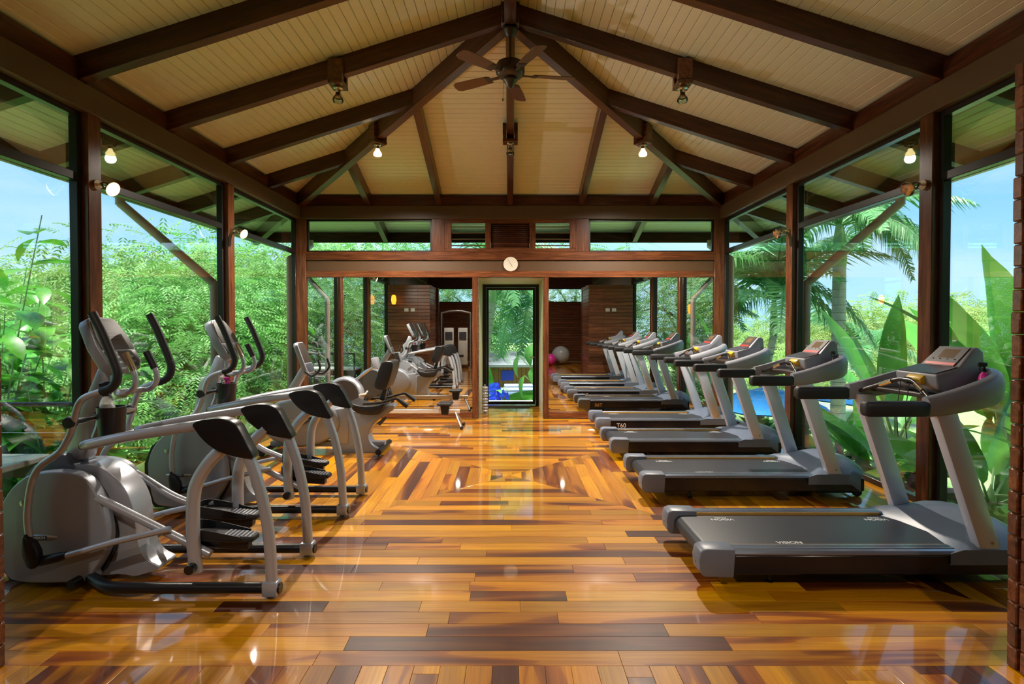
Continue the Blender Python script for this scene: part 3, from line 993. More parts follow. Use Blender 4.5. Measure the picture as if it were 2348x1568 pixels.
    for k in range(4):
        MB().box(-.006, .006, -.006, .006, 0, .002).build('button', 'print_grey', dsp).location = (1.725, -.09 + .06 * k, 1.3235)
    arch = smooth_path([(1.40, -.345, 1.075), (1.44, -.22, 1.125), (1.475, -.08, 1.178), (1.48, 0, 1.185), (1.475, .08, 1.178), (1.44, .22, 1.125), (1.40, .345, 1.075)], 4)
    MB().tube(arch, .014, 10).build('pulse_bar', 'black_plastic', t)
    for s in (-1, 1):
        MB().tube([(1.466, s * .11, 1.168), (1.445, s * .20, 1.134)], .0175, 12).build('pulse_sensor', 'chrome', t)
    MB().tube([(1.53, 0, 1.175), (1.475, 0, 1.185)], .022, 10).build('bar_neck', 'black_plastic', t)
    MB().prism([(1.515, 1.165), (1.505, 1.20), (1.53, 1.222), (1.56, 1.222), (1.56, 1.165)], -.09, .05, 'y').build('safety_key', 'yellow_plastic', t, .008, 2)
    return t
tm0 = make_treadmill()
TM = [(1.10, 3.62), (1.15, 5.26), (1.15, 6.76), (1.20, 8.18)]
TL = ['grey treadmill with a pink spray bottle in its tray, beside the log partition',
      'grey treadmill with a small black bottle in its tray, second from the log partition',
      'grey treadmill third from the log partition, between two other treadmills',
      'grey treadmill lettered T60 on its black deck side, beside the mirror']
tms = []
for i, ((x, y), lab) in enumerate(zip(TM, TL)):
    t = tm0 if i == 0 else copy_tree(tm0)
    t.location = (x, y, 0)
    tag(t, lab, 'treadmill', 'treadmills in a row along the garden glass')
    tms.append(t)
text_obj('deck_lettering', 'T60', .085, 'print_white', tms[3], (.36, -.3926, .13), (PI / 2, 0, 0))
text_obj('deck_lettering', 'T60', .085, 'print_white', tms[3], (.36, .3926, .13), (PI / 2, 0, PI))
text_obj('deck_lettering', 'T60', .085, 'print_white', tms[2], (.36, .3926, .13), (PI / 2, 0, PI))
for dy in (-.02, .06):
    MB().tube(smooth_path([(1.49, dy, 1.18), (1.475, dy + .01, 1.0), (1.47, dy, .86), (1.49, dy + .02, .80)], 5), .003, 5).build('safety_cord', 'cord_black', tms[0])

def bottle(name, loc, r, h, body, head, label, parent=None):
    t = tag(empty(name, loc), label, 'bottle')
    MB().lathe([(0, 0), (r * .9, 0), (r, .01), (r, h * .55), (r * .75, h * .68), (r * .42, h * .74), (r * .42, h * .78), (0, h * .78)], seg=18).build('bottle_body', body, t)
    MB().lathe([(0, h * .77), (r * .5, h * .77), (r * .5, h * .86), (r * .3, h * .88), (r * .25, h * .95), (0, h * .95)], seg=14).build('collar', head, t)
    MB().box(-r * 1.25, r * .55, -r * .3, r * .3, h * .93, h * 1.06).build('spray_head', head, t, r * .12, 1)
    MB().tube([(-r * .7, 0, h * .94), (-r * .95, 0, h * .87), (-r * .85, 0, h * .80)], r * .1, 6).build('trigger', head, t)
    return t
bottle('spray_bottle', (TM[0][0] + 1.765, TM[0][1] - .262, 1.105), .030, .20, 'pink_plastic', 'black_plastic', 'pink spray bottle with black head in a treadmill tray')
bottle('small_bottle', (TM[1][0] + 1.765, TM[1][1] - .255, 1.105), .022, .19, 'black_plastic', 'black_plastic', 'small black bottle in a treadmill tray')

# ================================================================== ELLIPTICAL TRAINERS
EX0, EYC = -1.346, 3.40
def e(px, py, Y):
    x, z = XZ(px, py, Y)
    return Vector((x - EX0, Y - EYC, z))
def c3(pts, Y):      # points read off an enlargement of the console region
    return [e(120 + a / 4.238, 690 + b / 4.238, Y) for a, b in pts]
def c4(pts, Y):
    return [e(a / 4.126, 1020 + b / 4.126, Y) for a, b in pts]
def c5(pts, Y):
    return [e(360 + a / 3.3375, 930 + b / 3.3375, Y) for a, b in pts]
def flip(pts):
    return [Vector((p.x, -p.y, p.z)) for p in pts]
def make_elliptical():
    t = empty('elliptical_trainer')
    NY = 3.12
    for s in (-1, 1):
        mir = (lambda p: p) if s < 0 else flip
        leg = mir(smooth_path(c5([(866, 1400), (860, 1250), (846, 1020), (815, 810), (765, 600), (715, 450), (690, 380)], NY), 4))
        rl = MB().tube(leg, .032, 12).build('rear_leg', 'silver_paint', t)
        f = c5([(866, 1430)], NY)[0]
        y0 = s * .28
        MB().box(f.x - .045, f.x + .04, y0 - .04, y0 + .04, .018, .10).build('foot_clamp', 'silver_paint', rl, .01, 2)
        MB().lathe([(0, 0), (.016, 0), (.018, .006), (.01, .01), (.01, .03), (0, .03)], (f.x - .01, y0, 0), seg=10).build('levelling_foot', 'steel', rl)
        # black elbow cover
        poly = c5([(290, 140), (330, 112), (400, 98), (480, 92), (560, 104), (620, 140), (660, 205), (705, 295), (752, 392), (690, 397), (600, 382), (500, 350), (410, 295), (345, 230), (310, 180)], NY)
        prof = [(p.x, p.z) for p in poly]
        MB().prism(closed_smooth(prof), *sorted((s * .235, s * .318)), 'y').build('elbow_cover', 'black_plastic', t, .010, 3)
        # swing leg that carries the pedal arm
        sw = mir(smooth_path(c5([(520, 310), (450, 375), (380, 450), (315, 550), (275, 660), (262, 800), (262, 1000), (272, 1180), (282, 1288)], NY + .02), 4))
        sl = MB().tube(sw, .036, 12).build('swing_leg', 'silver_paint', t)
        k = c5([(262, 1245)], NY)[0]
        MB().lathe([(0, -.012), (.026, -.012), (.028, 0), (.028, .03), (0, .03)], (k.x, s * .32, k.z), 'y', 16).build('pivot_cap', 'black_plastic', sl)
        # upper bar to the mast
        a, b = c5([(430, 135)], NY)[0], e(185, 1023, NY + .06)
        bb = [a, e(300, 1000, NY + .02), b]
        bb = mir([Vector(p) for p in bb])
        ub = smooth_path(bb, 6)
        MB().tube(ub, [.03] * (len(ub) - 1) + [.022], 12).build('upper_bar', 'silver_paint', t)
        # black base rail
        base = mir(smooth_path([e(190, 1318, NY + .16), e(212, 1334, NY + .06), e(245, 1350, NY + .01), e(330, 1353, NY), e(470, 1354, NY), e(640, 1356, NY)], 4))
        for p in base:
            p.z = max(.055, min(p.z, .075))
        MB().tube(base, .031, 12).build('base_rail', 'black_plastic', t)
        # side shell
        sh = [(-60, 800), (-50, 690), (0, 545), (90, 415), (180, 335), (260, 290), (400, 262), (560, 260), (700, 285), (800, 340), (880, 450), (950, 620), (990, 800), (985, 950), (940, 1080), (880, 1180), (842, 1240), (838, 1305), (400, 1326), (150, 1312), (20, 1250), (-40, 1000)]
        pr = [(p.x, p.z) for p in c4(sh, 3.20)]
        zmin = min(z for _, z in pr)
        pr = [(x, z - zmin + .045) for x, z in pr]
        shell = MB().prism(closed_smooth(pr, 2), *sorted((s * .125, s * .205)), 'y').build('side_shell', 'silver_shell', t, .022, 4)
        q0 = c4([(360, 885)], 3.2)[0]
        bd = MB().lathe([(0, 0), (.10, 0), (.104, s * .002), (.10, s * .005), (0, s * .006)], (0, 0, 0), 'y', 24).build('badge_plate', 'badge', shell)
        bd.scale = (1, 1, .17); bd.location = (q0.x, s * .205, q0.z)
        bt = MB().box(-.042, .042, *sorted((s * .006, s * .008)), -.012, .012).build('badge_field', 'badge_teal', shell)
        bt.location = (q0.x, s * .205, q0.z)
        tx = text_obj('badge_lettering', 'VISION', .022, 'print_white', shell, (q0.x, s * .2136, q0.z), (PI / 2, 0, 0 if s < 0 else PI))
        q1 = c4([(200, 557)], 3.2)[0]
        MB().lathe([(0, 0), (.018, 0), (.018, s * .004), (.006, s * .006), (0, s * .006)], (q1.x, s * .205, q1.z), 'y', 16).build('cover_screw', 'steel', shell)
        # pedal arm from the crank slot down to the swing leg
        pa = [e(200, 1130, 3.28), e(215, 1141, 3.22), e(300, 1184, 3.2), e(363, 1216, 3.19), e(478, 1274, 3.17)]
        if s > 0:
            pa = [Vector((p.x - .03, -p.y, p.z + (.05 if i < 2 else -.0))) for i, p in enumerate(pa)]
        MB().tube(smooth_path(pa, 4), .024, 12).build('pedal_arm', 'silver_paint', t)
        # link from the moving handle
        lk = [e(92, 1288, 3.13), e(150, 1276, 3.13), e(260, 1245, 3.14), e(385, 1216, 3.16)]
        lk = mir(lk)
        MB().tube(smooth_path(lk, 3), .018, 10).build('link_rod', 'silver_paint', t)
        MB().tube(smooth_path(mir([e(88, 1290, 3.13), e(118, 1283, 3.13), e(146, 1276, 3.13)]), 3), [.028] * 4 + [.026, .022, .019], 12).build('link_sleeve', 'black_plastic', t)
        # moving handle: silver tube below, black grip above
        hb = c4([(250, 880), (232, 740), (238, 600), (262, 430), (300, 300), (370, 200), (470, 130), (560, 60), (620, 0)], 3.13)
        h2 = c3([(145, 1330), (178, 1235), (212, 1110), (245, 1010), (300, 945), (380, 910), (475, 880)], 3.15)
        low = smooth_path(mir(hb[:-1] + h2), 3)
        mh = MB().tube(low, .019, 10).build('moving_handle', 'silver_paint', t)
        if s < 0:
            gp = c3([(470, 882), (560, 850), (612, 790), (628, 700), (600, 600), (540, 450), (470, 280), (388, 118)], 3.15)
        else:
            gp = mir(c3([(470, 882), (560, 850), (612, 790), (628, 700), (600, 600), (540, 450), (470, 280), (388, 118)], 3.15))
        MB().tube(smooth_path(gp, 4), .024, 12).build('handle_grip', 'black_rubber', mh)
        jb = [(p.x, p.z) for p in c4([(215, 850), (250, 900), (300, 925), (345, 1010), (355, 1090), (340, 1160), (290, 1190), (240, 1165), (205, 1060), (195, 940)], 3.11)]
        MB().prism(jb, *sorted((s * .265, s * .315)), 'y').build('handle_joint', 'black_plastic', mh, .012, 2)
        kn = c3([(160, 1185)], 3.15)[0]
        MB().lathe([(0, -.02), (.03, -.02), (.036, -.01), (.036, .015), (.026, .03), (0, .034)], (kn.x, s * .25, kn.z), 'y', 18).build('pivot_knob', 'black_rubber', mh)
        # pulse grip
        g0 = c3([(500, 905), (640, 905), (740, 885), (795, 820), (800, 740), (778, 670)], 3.30)
        g1 = c3([(782, 680), (745, 600), (700, 510)], 3.30)
        g0[0].y = 0
        if s > 0:
            g0, g1 = flip(g0), flip(g1)
        pg = MB().tube(smooth_path(g0, 4), .0165, 10).build('pulse_handle', 'silver_paint', t)
        MB().tube(g1, .022, 12).build('pulse_sensor', 'chrome' if s < 0 else 'black_rubber', pg)
        # pedal
        py0 = -.16 if s < 0 else .16
        cx, cz = (-.345, .315) if s < 0 else (-.47, .335)
        pd = MB()
        ring = [(-.19, -.03), (-.17, -.07), (-.05, -.075), (.10, -.065), (.20, -.04), (.205, .04), (.10, .065), (-.05, .075), (-.17, .07), (-.19, .03)]
        MB().prism(ring, -.02, .012, 'z').build('pedal', 'black_rubber', t, .006, 1).location = (cx, py0, cz)
        pdl = [o for o in t.children if o.name.startswith('pedal') and not o.name.startswith('pedal_')][-1]
        pdl.rotation_euler = (0, math.radians(4), 0)
        rim = smooth_path([(.14, -.07, .018), (-.05, -.078, .045), (-.17, -.07, .055), (-.195, 0, .055), (-.17, .07, .055), (-.05, .078, .045), (.14, .07, .018)], 4)
        rr = []
        for p in rim:
            d = .006
            rr.append([(p.x, p.y - d * 0, 0.0), (p.x * .96, p.y * .93, 0.0), (p.x * .96, p.y * .93, p.z), (p.x, p.y, p.z)])
        MB().loft(rr).build('toe_rim', 'black_rubber', pdl)
        for i in range(7):
            MB().box(.03 + i * .024, .042 + i * .024, -.045, .045, .012, .016).build('tread_rib', 'casing_grey', pdl)
        MB().box(-.16, .17, -.03, .03, -.075, -.02).build('pedal_bracket', 'black_plastic', pdl, .008, 1)
        bx = e(478, 1274, 3.17)
        MB().tube([(cx - .1, py0, cz - .05), (cx - .16, s * .21, cz - .03)], .02, 8).build('pedal_axle', 'black_plastic', pdl).matrix_parent_inverse = Matrix.Translation((-cx, -py0, -cz))
    # dark slots and central hood
    slot = [(p.x, p.z) for p in c4([(-30, 700), (60, 480), (260, 310), (560, 300), (760, 350), (930, 480), (1060, 700), (1095, 860), (1070, 1010), (980, 1180), (880, 1290), (100, 1290), (-30, 1100)], 3.3)]
    MB().prism(slot, -.126, .126, 'y').build('crank_slot', 'black_plastic', t)
    hood = c4([(560, 330), (640, 240), (740, 205), (860, 195), (960, 200), (1080, 245), (1190, 330), (1280, 460), (1330, 600), (1350, 740), (1360, 860), (1395, 990), (1460, 1085), (1560, 1140), (1545, 1175), (1420, 1215), (1330, 1235), (1180, 1215), (700, 1240), (400, 1100), (420, 700)], 3.4)
    hz = min(p.z for p in hood)
    MB().prism(closed_smooth([(p.x, p.z - hz + .03) for p in hood]), -.088, .088, 'y').build('central_hood', 'silver_paint', t, .022, 4, angle=60)
    neck = c4([(330, 260), (420, 170), (600, 70), (700, 60), (800, 160), (800, 280), (560, 330)], 3.4)
    MB().prism([(p.x, p.z) for p in neck], -.10, .10, 'y').build('neck_fairing', 'cover_grey', t, .015, 2)
    mast = c3([(150, 1480), (175, 1330), (200, 1200), (215, 1090), (260, 985), (330, 925), (365, 880), (470, 640), (590, 690), (590, 830), (500, 915), (480, 1050), (440, 1150), (410, 1330), (330, 1540), (200, 1560)], 3.38)
    MB().prism([(p.x, p.z) for p in mast], -.05, .05, 'y').build('mast', 'silver_paint', t, .014, 2)
    m0 = e(176, 1023, 3.18)
    MB().tube([(m0.x + .03, -.235, m0.z), (m0.x + .03, .235, m0.z)], .02, 12).build('mast_axle', 'black_plastic', t)
    m1 = c3([(160, 1185)], 3.15)[0]
    MB().tube([(m1.x + .02, -.25, m1.z), (m1.x + .02, .25, m1.z)], .018, 12).build('handle_axle', 'steel', t)
    cb = e(160, 1328, 3.4)
    MB().tube([(cb.x, -.19, .06), (cb.x, .19, .06)], .03, 12).build('cross_rail', 'black_plastic', t)
    MB().tube([(cb.x - .60, -.30, .05), (cb.x - .60, .30, .05)], .035, 12).build('front_rail', 'black_plastic', t)
    MB().tube([(cb.x - .60, 0, .06), (cb.x + .1, 0, .06)], .03, 10).build('spine_rail', 'black_plastic', t)
    for s in (-1, 1):
        MB().tube([(cb.x + .21, s * .10, .07), (cb.x + .19, s * .26, .062)], .028, 12).build('stub_rail', 'black_plastic', t)
    # console
    x0, z0, x1, z1 = -2.478 - EX0, 1.585, -2.315 - EX0, 1.285
    d = Vector((x0 - x1, 0, z0 - z1)); X = d.normalized(); Yv = Vector((0, 1, 0)); Z = X.cross(Yv)
    if Z.x < 0:
        Z = -Z
    M = Matrix((X, Yv, Z)).transposed().to_4x4(); M.translation = Vector((x1, -.03, z1))
    def cpl(prof, a, b, name, mat, bev, parent=t):
        m = MB().prism(prof, a, b, 'z')
        m.v = [tuple(M @ Vector(p)) for p in m.v]
        return m.build(name, mat, parent, bev, 3)
    L = d.length
    outer = [(-.015, -.10), (.03, -.145), (.16, -.155), (L - .03, -.125), (L, -.10), (L + .008, 0), (L, .10), (L - .03, .125), (.16, .155), (.03, .145), (-.015, .10)]
    cs = cpl(outer, -.07, 0.0, 'console', 'silver_shell', .012)
    cpl([(.125, -.135), (.2, -.138), (L - .035, -.11), (L - .012, -.085), (L - .005, 0), (L - .012, .085), (L - .035, .11), (.2, .138), (.125, .135)], 0, .004, 'console_face', 'console_dark', .001, cs)
    cpl([(.005, -.09), (.035, -.128), (.112, -.134), (.112, .134), (.035, .128), (.005, .09)], 0, .004, 'key_panel', 'console_panel', .001, cs)
    for a, w in ((L - .04, .05), (L - .10, .04), (L - .125, .045), (.20, .06), (.175, .05)):
        cpl([(a, -w), (a + .004, -w), (a + .004, w), (a, w)], .004, .0046, 'display_print', 'print_grey', 0, cs)
    for k in range(6):
        a, b = .03 + .035 * (k % 2), -.075 + .06 * (k // 2) + .01
        cpl([(a, b), (a + .014, b), (a + .014, b + .03), (a, b + .03)], .004, .006, 'button', 'casing_grey', 0, cs)
    # cup holder
    q0 = c3([(565, 1150)], 3.30)[0]
    cup = MB().lathe([(.0, -.10), (.062, -.10), (.068, -.08), (.076, .07), (.078, .075), (.07, .075), (.062, -.085), (0, -.09)], (q0.x, -.10, q0.z), seg=24).build('cup_holder', 'black_plastic', t)
    MB().tube([(q0.x - .05, -.10, q0.z), (q0.x - .16, -.02, q0.z + .02)], .02, 8).build('cup_arm', 'black_plastic', cup)
    MB().tube(smooth_path(c3([(520, 930), (545, 960), (520, 1020), (470, 1100), (440, 1230), (400, 1330)], 3.36), 3), .022, 8).build('cable_guard', 'silver_paint', t)
    return t, q0
el0, cup0 = make_elliptical()
els = [el0, copy_tree(el0)]
for t, y, lab in zip(els, (EYC, 4.74), ('silver elliptical trainer with a black and white spray bottle in its cup holder', 'silver elliptical trainer with pink and orange bottles in its cup holder')):
    t.location = (EX0, y, 0)
    tag(t, lab, 'elliptical', 'elliptical trainers along the forest glass')
bottle('spray_bottle', (EX0 + cup0.x, EYC - .10, cup0.z - .085), .040, .29, 'white_plastic', 'black_plastic', 'white spray bottle with black trigger head in the cup holder of an elliptical').rotation_euler = (.05, .20, PI)
bottle('spray_bottle', (EX0 + cup0.x + .026, 4.74 - .12, cup0.z - .085), .026, .20, 'pink_plastic', 'pink_plastic', 'pink bottle in the cup holder of an elliptical trainer')
bottle('spray_bottle', (EX0 + cup0.x - .026, 4.74 - .09, cup0.z - .085), .024, .20, 'orange_plastic', 'ivory', 'orange bottle next to a pink one in an elliptical cup holder')

# ================================================================== RECUMBENT BIKE
BX0, BYC = -1.55, 6.80
def c6(pts, Y):
    out = []
    for a, b in pts:
        x, z = XZ(560 + a / 4.515, 760 + b / 4.515, Y)
        out.append((x - BX0, z))
    return out
t = tag(empty('recumbent_bike', (BX0, BYC, 0)), 'grey recumbent exercise bike with black seat and backrest', 'exercise bike')
MB().tube([(0, -.30, .05), (0, .30, .05)], .036, 12).build('rear_foot_bar', 'black_plastic', t)
for s in (-1, 1):
    MB().lathe([(0, 0), (.02, 0), (.022, .006), (.012, .012), (0, .012)], (0, s * .26, 0), seg=10).build('levelling_foot', 'steel', t)
    MB().lathe([(0, -.03), (.045, -.03), (.05, -.02), (.05, .02), (.045, .03), (0, .03)], (-1.38, s * .27, .05), 'y', 18).build('front_wheel', 'black_rubber', t)
MB().tube([(-1.38, -.27, .05), (-1.38, .27, .05)], .03, 12).build('front_foot_bar', 'black_plastic', t)
MB().box(-1.38, .02, -.045, .045, .06, .125).build('spine_rail', 'casing_grey', t, .01, 2)
ped = c6([(900, 880), (1190, 815), (1545, 755), (1520, 830), (1400, 905), (1320, 985), (1285, 1060), (1300, 1140), (1355, 1195), (1440, 1235), (1350, 1265), (960, 1262), (930, 1160), (880, 1020)], 6.72)
MB().prism(closed_smooth(ped, 2), -.10, .10, 'y').build('pedestal', 'silver_shell', t, .02, 3)
nose = [(-1.46 + .48 + .48 * math.cos(a), .37 + .30 * math.sin(a)) for a in [2 * PI * k / 24 for k in range(24)]]
sh = MB().prism(nose, -.14, .14, 'y').build('drive_shell', 'silver_shell', t, .04, 3)
MB().prism([(-.62, .10), (-.62, .52), (-.40, .55), (-.40, .10)], -.11, .11, 'y').build('middle_shell', 'silver_shell', t, .02, 2)
bd = MB().lathe([(0, 0), (.10, 0), (.10, -.004), (0, -.005)], (0, 0, 0), 'y', 24).build('badge_plate', 'badge', sh)
bd.scale = (1, 1, .2); bd.location = (-1.0, -.142, .40)
ms = c6([(400, 700), (440, 600), (590, 350), (640, 420), (540, 600), (470, 720)], 6.75)
MB().prism(ms, -.04, .04, 'y').build('mast', 'silver_paint', t, .012, 2)
x0, z0 = c6([(540, 110)], 6.68)[0]; x1, z1 = c6([(665, 440)], 6.68)[0]
dv = Vector((x0 - x1, 0, z0 - z1)); X = dv.normalized(); Z = X.cross(Vector((0, 1, 0)))
Z = Z if Z.x > 0 else -Z
M = Matrix((X, Vector((0, 1, 0)), Z)).transposed().to_4x4(); M.translation = Vector((x1, 0, z1))
def bpl(prof, a, b, name, mat, bev, parent):
    m = MB().prism(prof, a, b, 'z'); m.v = [tuple(M @ Vector(p)) for p in m.v]
    return m.build(name, mat, parent, bev, 2)
L = dv.length
cs = bpl([(0, -.11), (.06, -.135), (L - .04, -.125), (L, -.09), (L, .09), (L - .04, .125), (.06, .135), (0, .11)], -.06, 0, 'console', 'silver_shell', .016, t)
bpl([(.14, -.115), (L - .04, -.105), (L - .015, -.075), (L - .015, .075), (L - .04, .105), (.14, .115)], 0, .003, 'console_face', 'console_dark', .001, cs)
bpl([(.02, -.085), (.06, -.11), (.125, -.11), (.125, .11), (.06, .11), (.02, .085)], 0, .003, 'key_panel', 'console_panel', .001, cs)
hy = smooth_path([(x1 - .04, -.13, z1 + .03), (x1 + .06, -.17, z1 - .02), (x1 + .15, -.17, z1 + .06), (x1 + .13, -.16, z1 + .17)], 5)
for s in (-1, 1):
    MB().tube([(p.x, p.y * -s, p.z) for p in hy], .014, 10).build('front_handle', 'black_rubber', t)
seat = c6([(1130, 705), (1180, 735), (1300, 755), (1420, 745), (1490, 715), (1475, 770), (1430, 835), (1260, 835), (1170, 790)], 6.8)
MB().prism(closed_smooth(seat, 2), -.21, .21, 'y').build('seat', 'black_vinyl', t, .025, 3)
bk = c6([(1385, 565), (1400, 470), (1450, 330), (1480, 302), (1545, 300), (1575, 320), (1560, 420), (1510, 560), (1470, 590)], 6.8)
b2 = MB().prism(closed_smooth(bk, 2), -.20, .20, 'y').build('backrest', 'black_vinyl', t, .03, 3)
MB().prism(c6([(1400, 700), (1440, 590), (1485, 590), (1450, 720)], 6.8), -.05, .05, 'y').build('back_post', 'black_plastic', t, .008, 1)
for s in (-1, 1):
    pts = [c6([(a, b)], 6.6)[0] for a, b in ((1240, 745), (1400, 735), (1500, 710), (1580, 690))]
    sh2 = MB().tube(smooth_path([(p[0], s * .26, p[1]) for p in pts], 4), .016, 10).build('seat_handle', 'black_plastic', t)
    p = c6([(1590, 690)], 6.6)[0]; r_ = c6([(1700, 770)], 6.6)[0]
    MB().tube([(p[0], s * .26, p[1]), (r_[0], s * .26, r_[1])], [.022, .03], 10).build('handle_grip', 'black_rubber', sh2)
    # pedal crank
    a = 0.6 if s < 0 else 0.6 + PI
    cxx, czz = -.92, .36
    ex, ez = cxx + .16 * math.cos(a), czz + .16 * math.sin(a)
    cr_ = MB().prism([(cxx - .02, czz - .02), (ex - .01, ez - .02), (ex + .01, ez + .02), (cxx + .02, czz + .02)], *sorted((s * .145, s * .16)), 'y').build('crank', 'black_plastic', t, .004, 1)
    MB().box(ex - .06, ex + .06, *sorted((s * .165, s * .26)), ez - .015, ez + .015).build('pedal', 'black_rubber', cr_, .006, 1)
MB().tube([(c6([(1470, 890)], 6.7)[0][0], -.11, c6([(1470, 890)], 6.7)[0][1]), (c6([(1395, 960)], 6.7)[0][0], -.14, c6([(1395, 960)], 6.7)[0][1])], [.014, .026], 8).build('seat_lever', 'black_plastic', t)

# ================================================================== ROWING MACHINE
RY = 8.36
t = tag(empty('rowing_machine', (-0.74, RY, 0)), 'rowing machine with white rail and black sliding seat before the mirror', 'rowing machine')
MB().box(-1.55, -.02, -.022, .022, .215, .275).build('slide_rail', 'rail_white', t, .006, 1)
MB().box(-1.5, -.06, -.012, .012, .275, .283).build('rail_track', 'steel', t)
st = MB().prism([(-.36, .36), (-.33, .385), (-.24, .375), (-.15, .385), (-.12, .36), (-.15, .345), (-.33, .345)], -.15, .15, 'y').build('seat', 'black_vinyl', t, .012, 2)
MB().prism([(-.31, .345), (-.17, .345), (-.19, .20), (-.29, .20)], -.06, .06, 'y').build('seat_carriage', 'black_plastic', st, .008, 1)
for s in (-1, 1):
    MB().tube([(-.09, 0, .235), (0.02, s * .17, .03)], .016, 10).build('rear_leg', 'steel', t)
    MB().lathe([(0, -.03), (.024, -.03), (.024, .03), (0, .03)], (.022, s * .175, .026), 'y', 12).build('rubber_foot', 'black_rubber', t)
    MB().prism([(-1.42, .13), (-1.50, .42), (-1.47, .43), (-1.38, .14)], *sorted((s * .06, s * .17)), 'y').build('foot_plate', 'black_plastic', t, .006, 1)
    MB().tube([(-1.60, s * .05, .28), (-1.74, s * .24, .03)], .018, 10).build('front_leg', 'steel', t)
MB().tube([(-1.74, -.27, .028), (-1.74, .27, .028)], .024, 12).build('front_foot_bar', 'steel', t)
fw = MB().lathe([(0, -.09), (.24, -.09), (.27, -.06), (.27, .06), (.24, .09), (0, .09)], (-1.74, 0, .50), 'y', 36).build('flywheel_housing', 'silver_shell', t)
MB().lathe([(.06, 0), (.22, 0), (.22, -.006), (.06, -.006)], (-1.74, -.09, .50), 'y', 32).build('mesh_guard', 'console_dark', fw)
MB().prism([(-1.86, .24), (-1.50, .22), (-1.45, .32), (-1.62, .62), (-1.78, .66)], -.05, .05, 'y').build('front_post', 'silver_paint', t, .015, 2)
MB().tube([(-1.62, 0, .70), (-1.27, 0, .95)], .02, 10).build('monitor_arm', 'steel', t)
MB().prism([(-1.30, .90), (-1.22, .88), (-1.26, 1.06), (-1.34, 1.05)], -.09, .09, 'y').build('monitor', 'casing_grey', t, .01, 2)
MB().tube([(-1.47, -.22, .52), (-1.45, 0, .50), (-1.47, .22, .52)], .014, 10).build('pull_handle', 'ivory', t)

# ================================================================== DOORWAY WEIGHT STAND, WEIGHTS ROOM
t = tag(empty('plate_stand', (-0.44, 9.62, 0)), 'short silver stand of stacked grey discs by the glass door recess', 'weight stand')
MB().lathe([(0, 0), (.055, 0), (.055, .02), (.014, .03), (.014, .52), (0, .52)], seg=16).build('stand_pole', 'steel', t)
for i in range(9):
    MB().lathe([(.016, -.018), (.045, -.02), (.055, -.008), (.055, .008), (.045, .02), (.016, .018)], (0, 0, .06 + i * .05), seg=18).build('disc', 'casing_grey' if i % 2 else 'silver_paint', t)
t = tag(empty('exercise_ball', (2.0, -3.6, 0)), 'large silver exercise ball on the floor of the weights room', 'exercise ball')
def ball(r, mat, par):
    MB().lathe([(r * math.sin(a), r - r * math.cos(a)) for a in [PI * k / 20 for k in range(21)]], seg=32).build('ball', mat, par)
    for k in (-2, -1, 0, 1, 2):
        z = r + r * .16 * k; q = math.sqrt(r * r - (z - r) ** 2)
        MB().lathe([(q - .002, z - .01), (q + .004, z), (q - .002, z + .01)], seg=32).build('ridge', mat, par)
ball(.36, 'ball_silver', t)
t = tag(empty('exercise_ball', (1.55, -3.1, 0)), 'small pink exercise ball beside the silver ball', 'exercise ball')
ball(.22, 'pink_plastic', t)
t = tag(empty('cable_machine', (-1.95, -1.6, 0)), 'white cable weight machine with a tall steel frame', 'cable machine')
for s in (-1, 1):
    MB().tube([(s * .52, 0, 0), (s * .52, 0, 2.0)], .035, 12).build('frame_post', 'steel', t)
    MB().tube([(s * .52, -.4, .04), (s * .52, .4, .04)], .04, 10).build('base_foot', 'steel', t)
    MB().box(*sorted((s * .08, s * .42)), -.06, .06, .12, 1.45).build('weight_shroud', 'white_machine', t, .02, 2)
    for k in range(6):
        MB().box(*sorted((s * .12, s * .38)), .06, .075, 1.02 + k * .05, 1.055 + k * .05).build('placard', 'console_panel', t)
    MB().tube(smooth_path([(s * .46, .05, 1.9), (s * .44, .12, 1.4), (s * .46, .1, .8), (s * .42, .06, .3)], 5), .008, 6).build('cable', 'cord_black', t)
MB().tube(smooth_path([(-.52, 0, 1.98), (-.2, 0, 2.05), (.2, 0, 2.05), (.52, 0, 1.98)], 4), .035, 10).build('top_beam', 'steel', t)
MB().box(-.3, .3, .2, .5, .42, .5).build('seat', 'black_vinyl', t, .02, 2)
MB().box(-.05, .05, .3, .4, 0, .42).build('seat_post', 'steel', t)

# ================================================================== OUTSIDE
gr = random.Random(23)
def leaf_strip(L, wd, n=6, droop=0.3, fold=0.25, tipw=0.0, peak=0.45, wave=0.0):
    """one leaf along +X with a folded midrib"""
    vs, fs = [], []
    for i in range(n + 1):
        u = i / n
        w = wd * (math.sin(PI * u ** (math.log(.5) / math.log(peak))) ** .75 if 0 < u < 1 else tipw)
        x, z = L * u * (1 - .18 * droop * u), -droop * L * u * u
        wz = wave * math.sin(u * 19)
        vs += [(x, -w / 2, z + fold * w / 2 + wz), (x, 0, z), (x, w / 2, z + fold * w / 2 - wz)]
        if i:
            a, b = 3 * (i - 1), 3 * i
            fs += [(a, b, b + 1, a + 1), (a + 1, b + 1, b + 2, a + 2)]
    return vs, fs
def mesh_of(name, vs, fs, mat, smooth=True):
    me = bpy.data.meshes.new(name)
    me.from_pydata(vs, [], fs)
    me.materials.append(MATS[mat])
    if smooth:
        me.polygons.foreach_set('use_smooth', [True] * len(me.polygons))
    return me
def put(name, me, parent, M):
    o = bpy.data.objects.new(name, me)
    COL.objects.link(o)
    o.parent = parent
    o.matrix_local = M
    return o
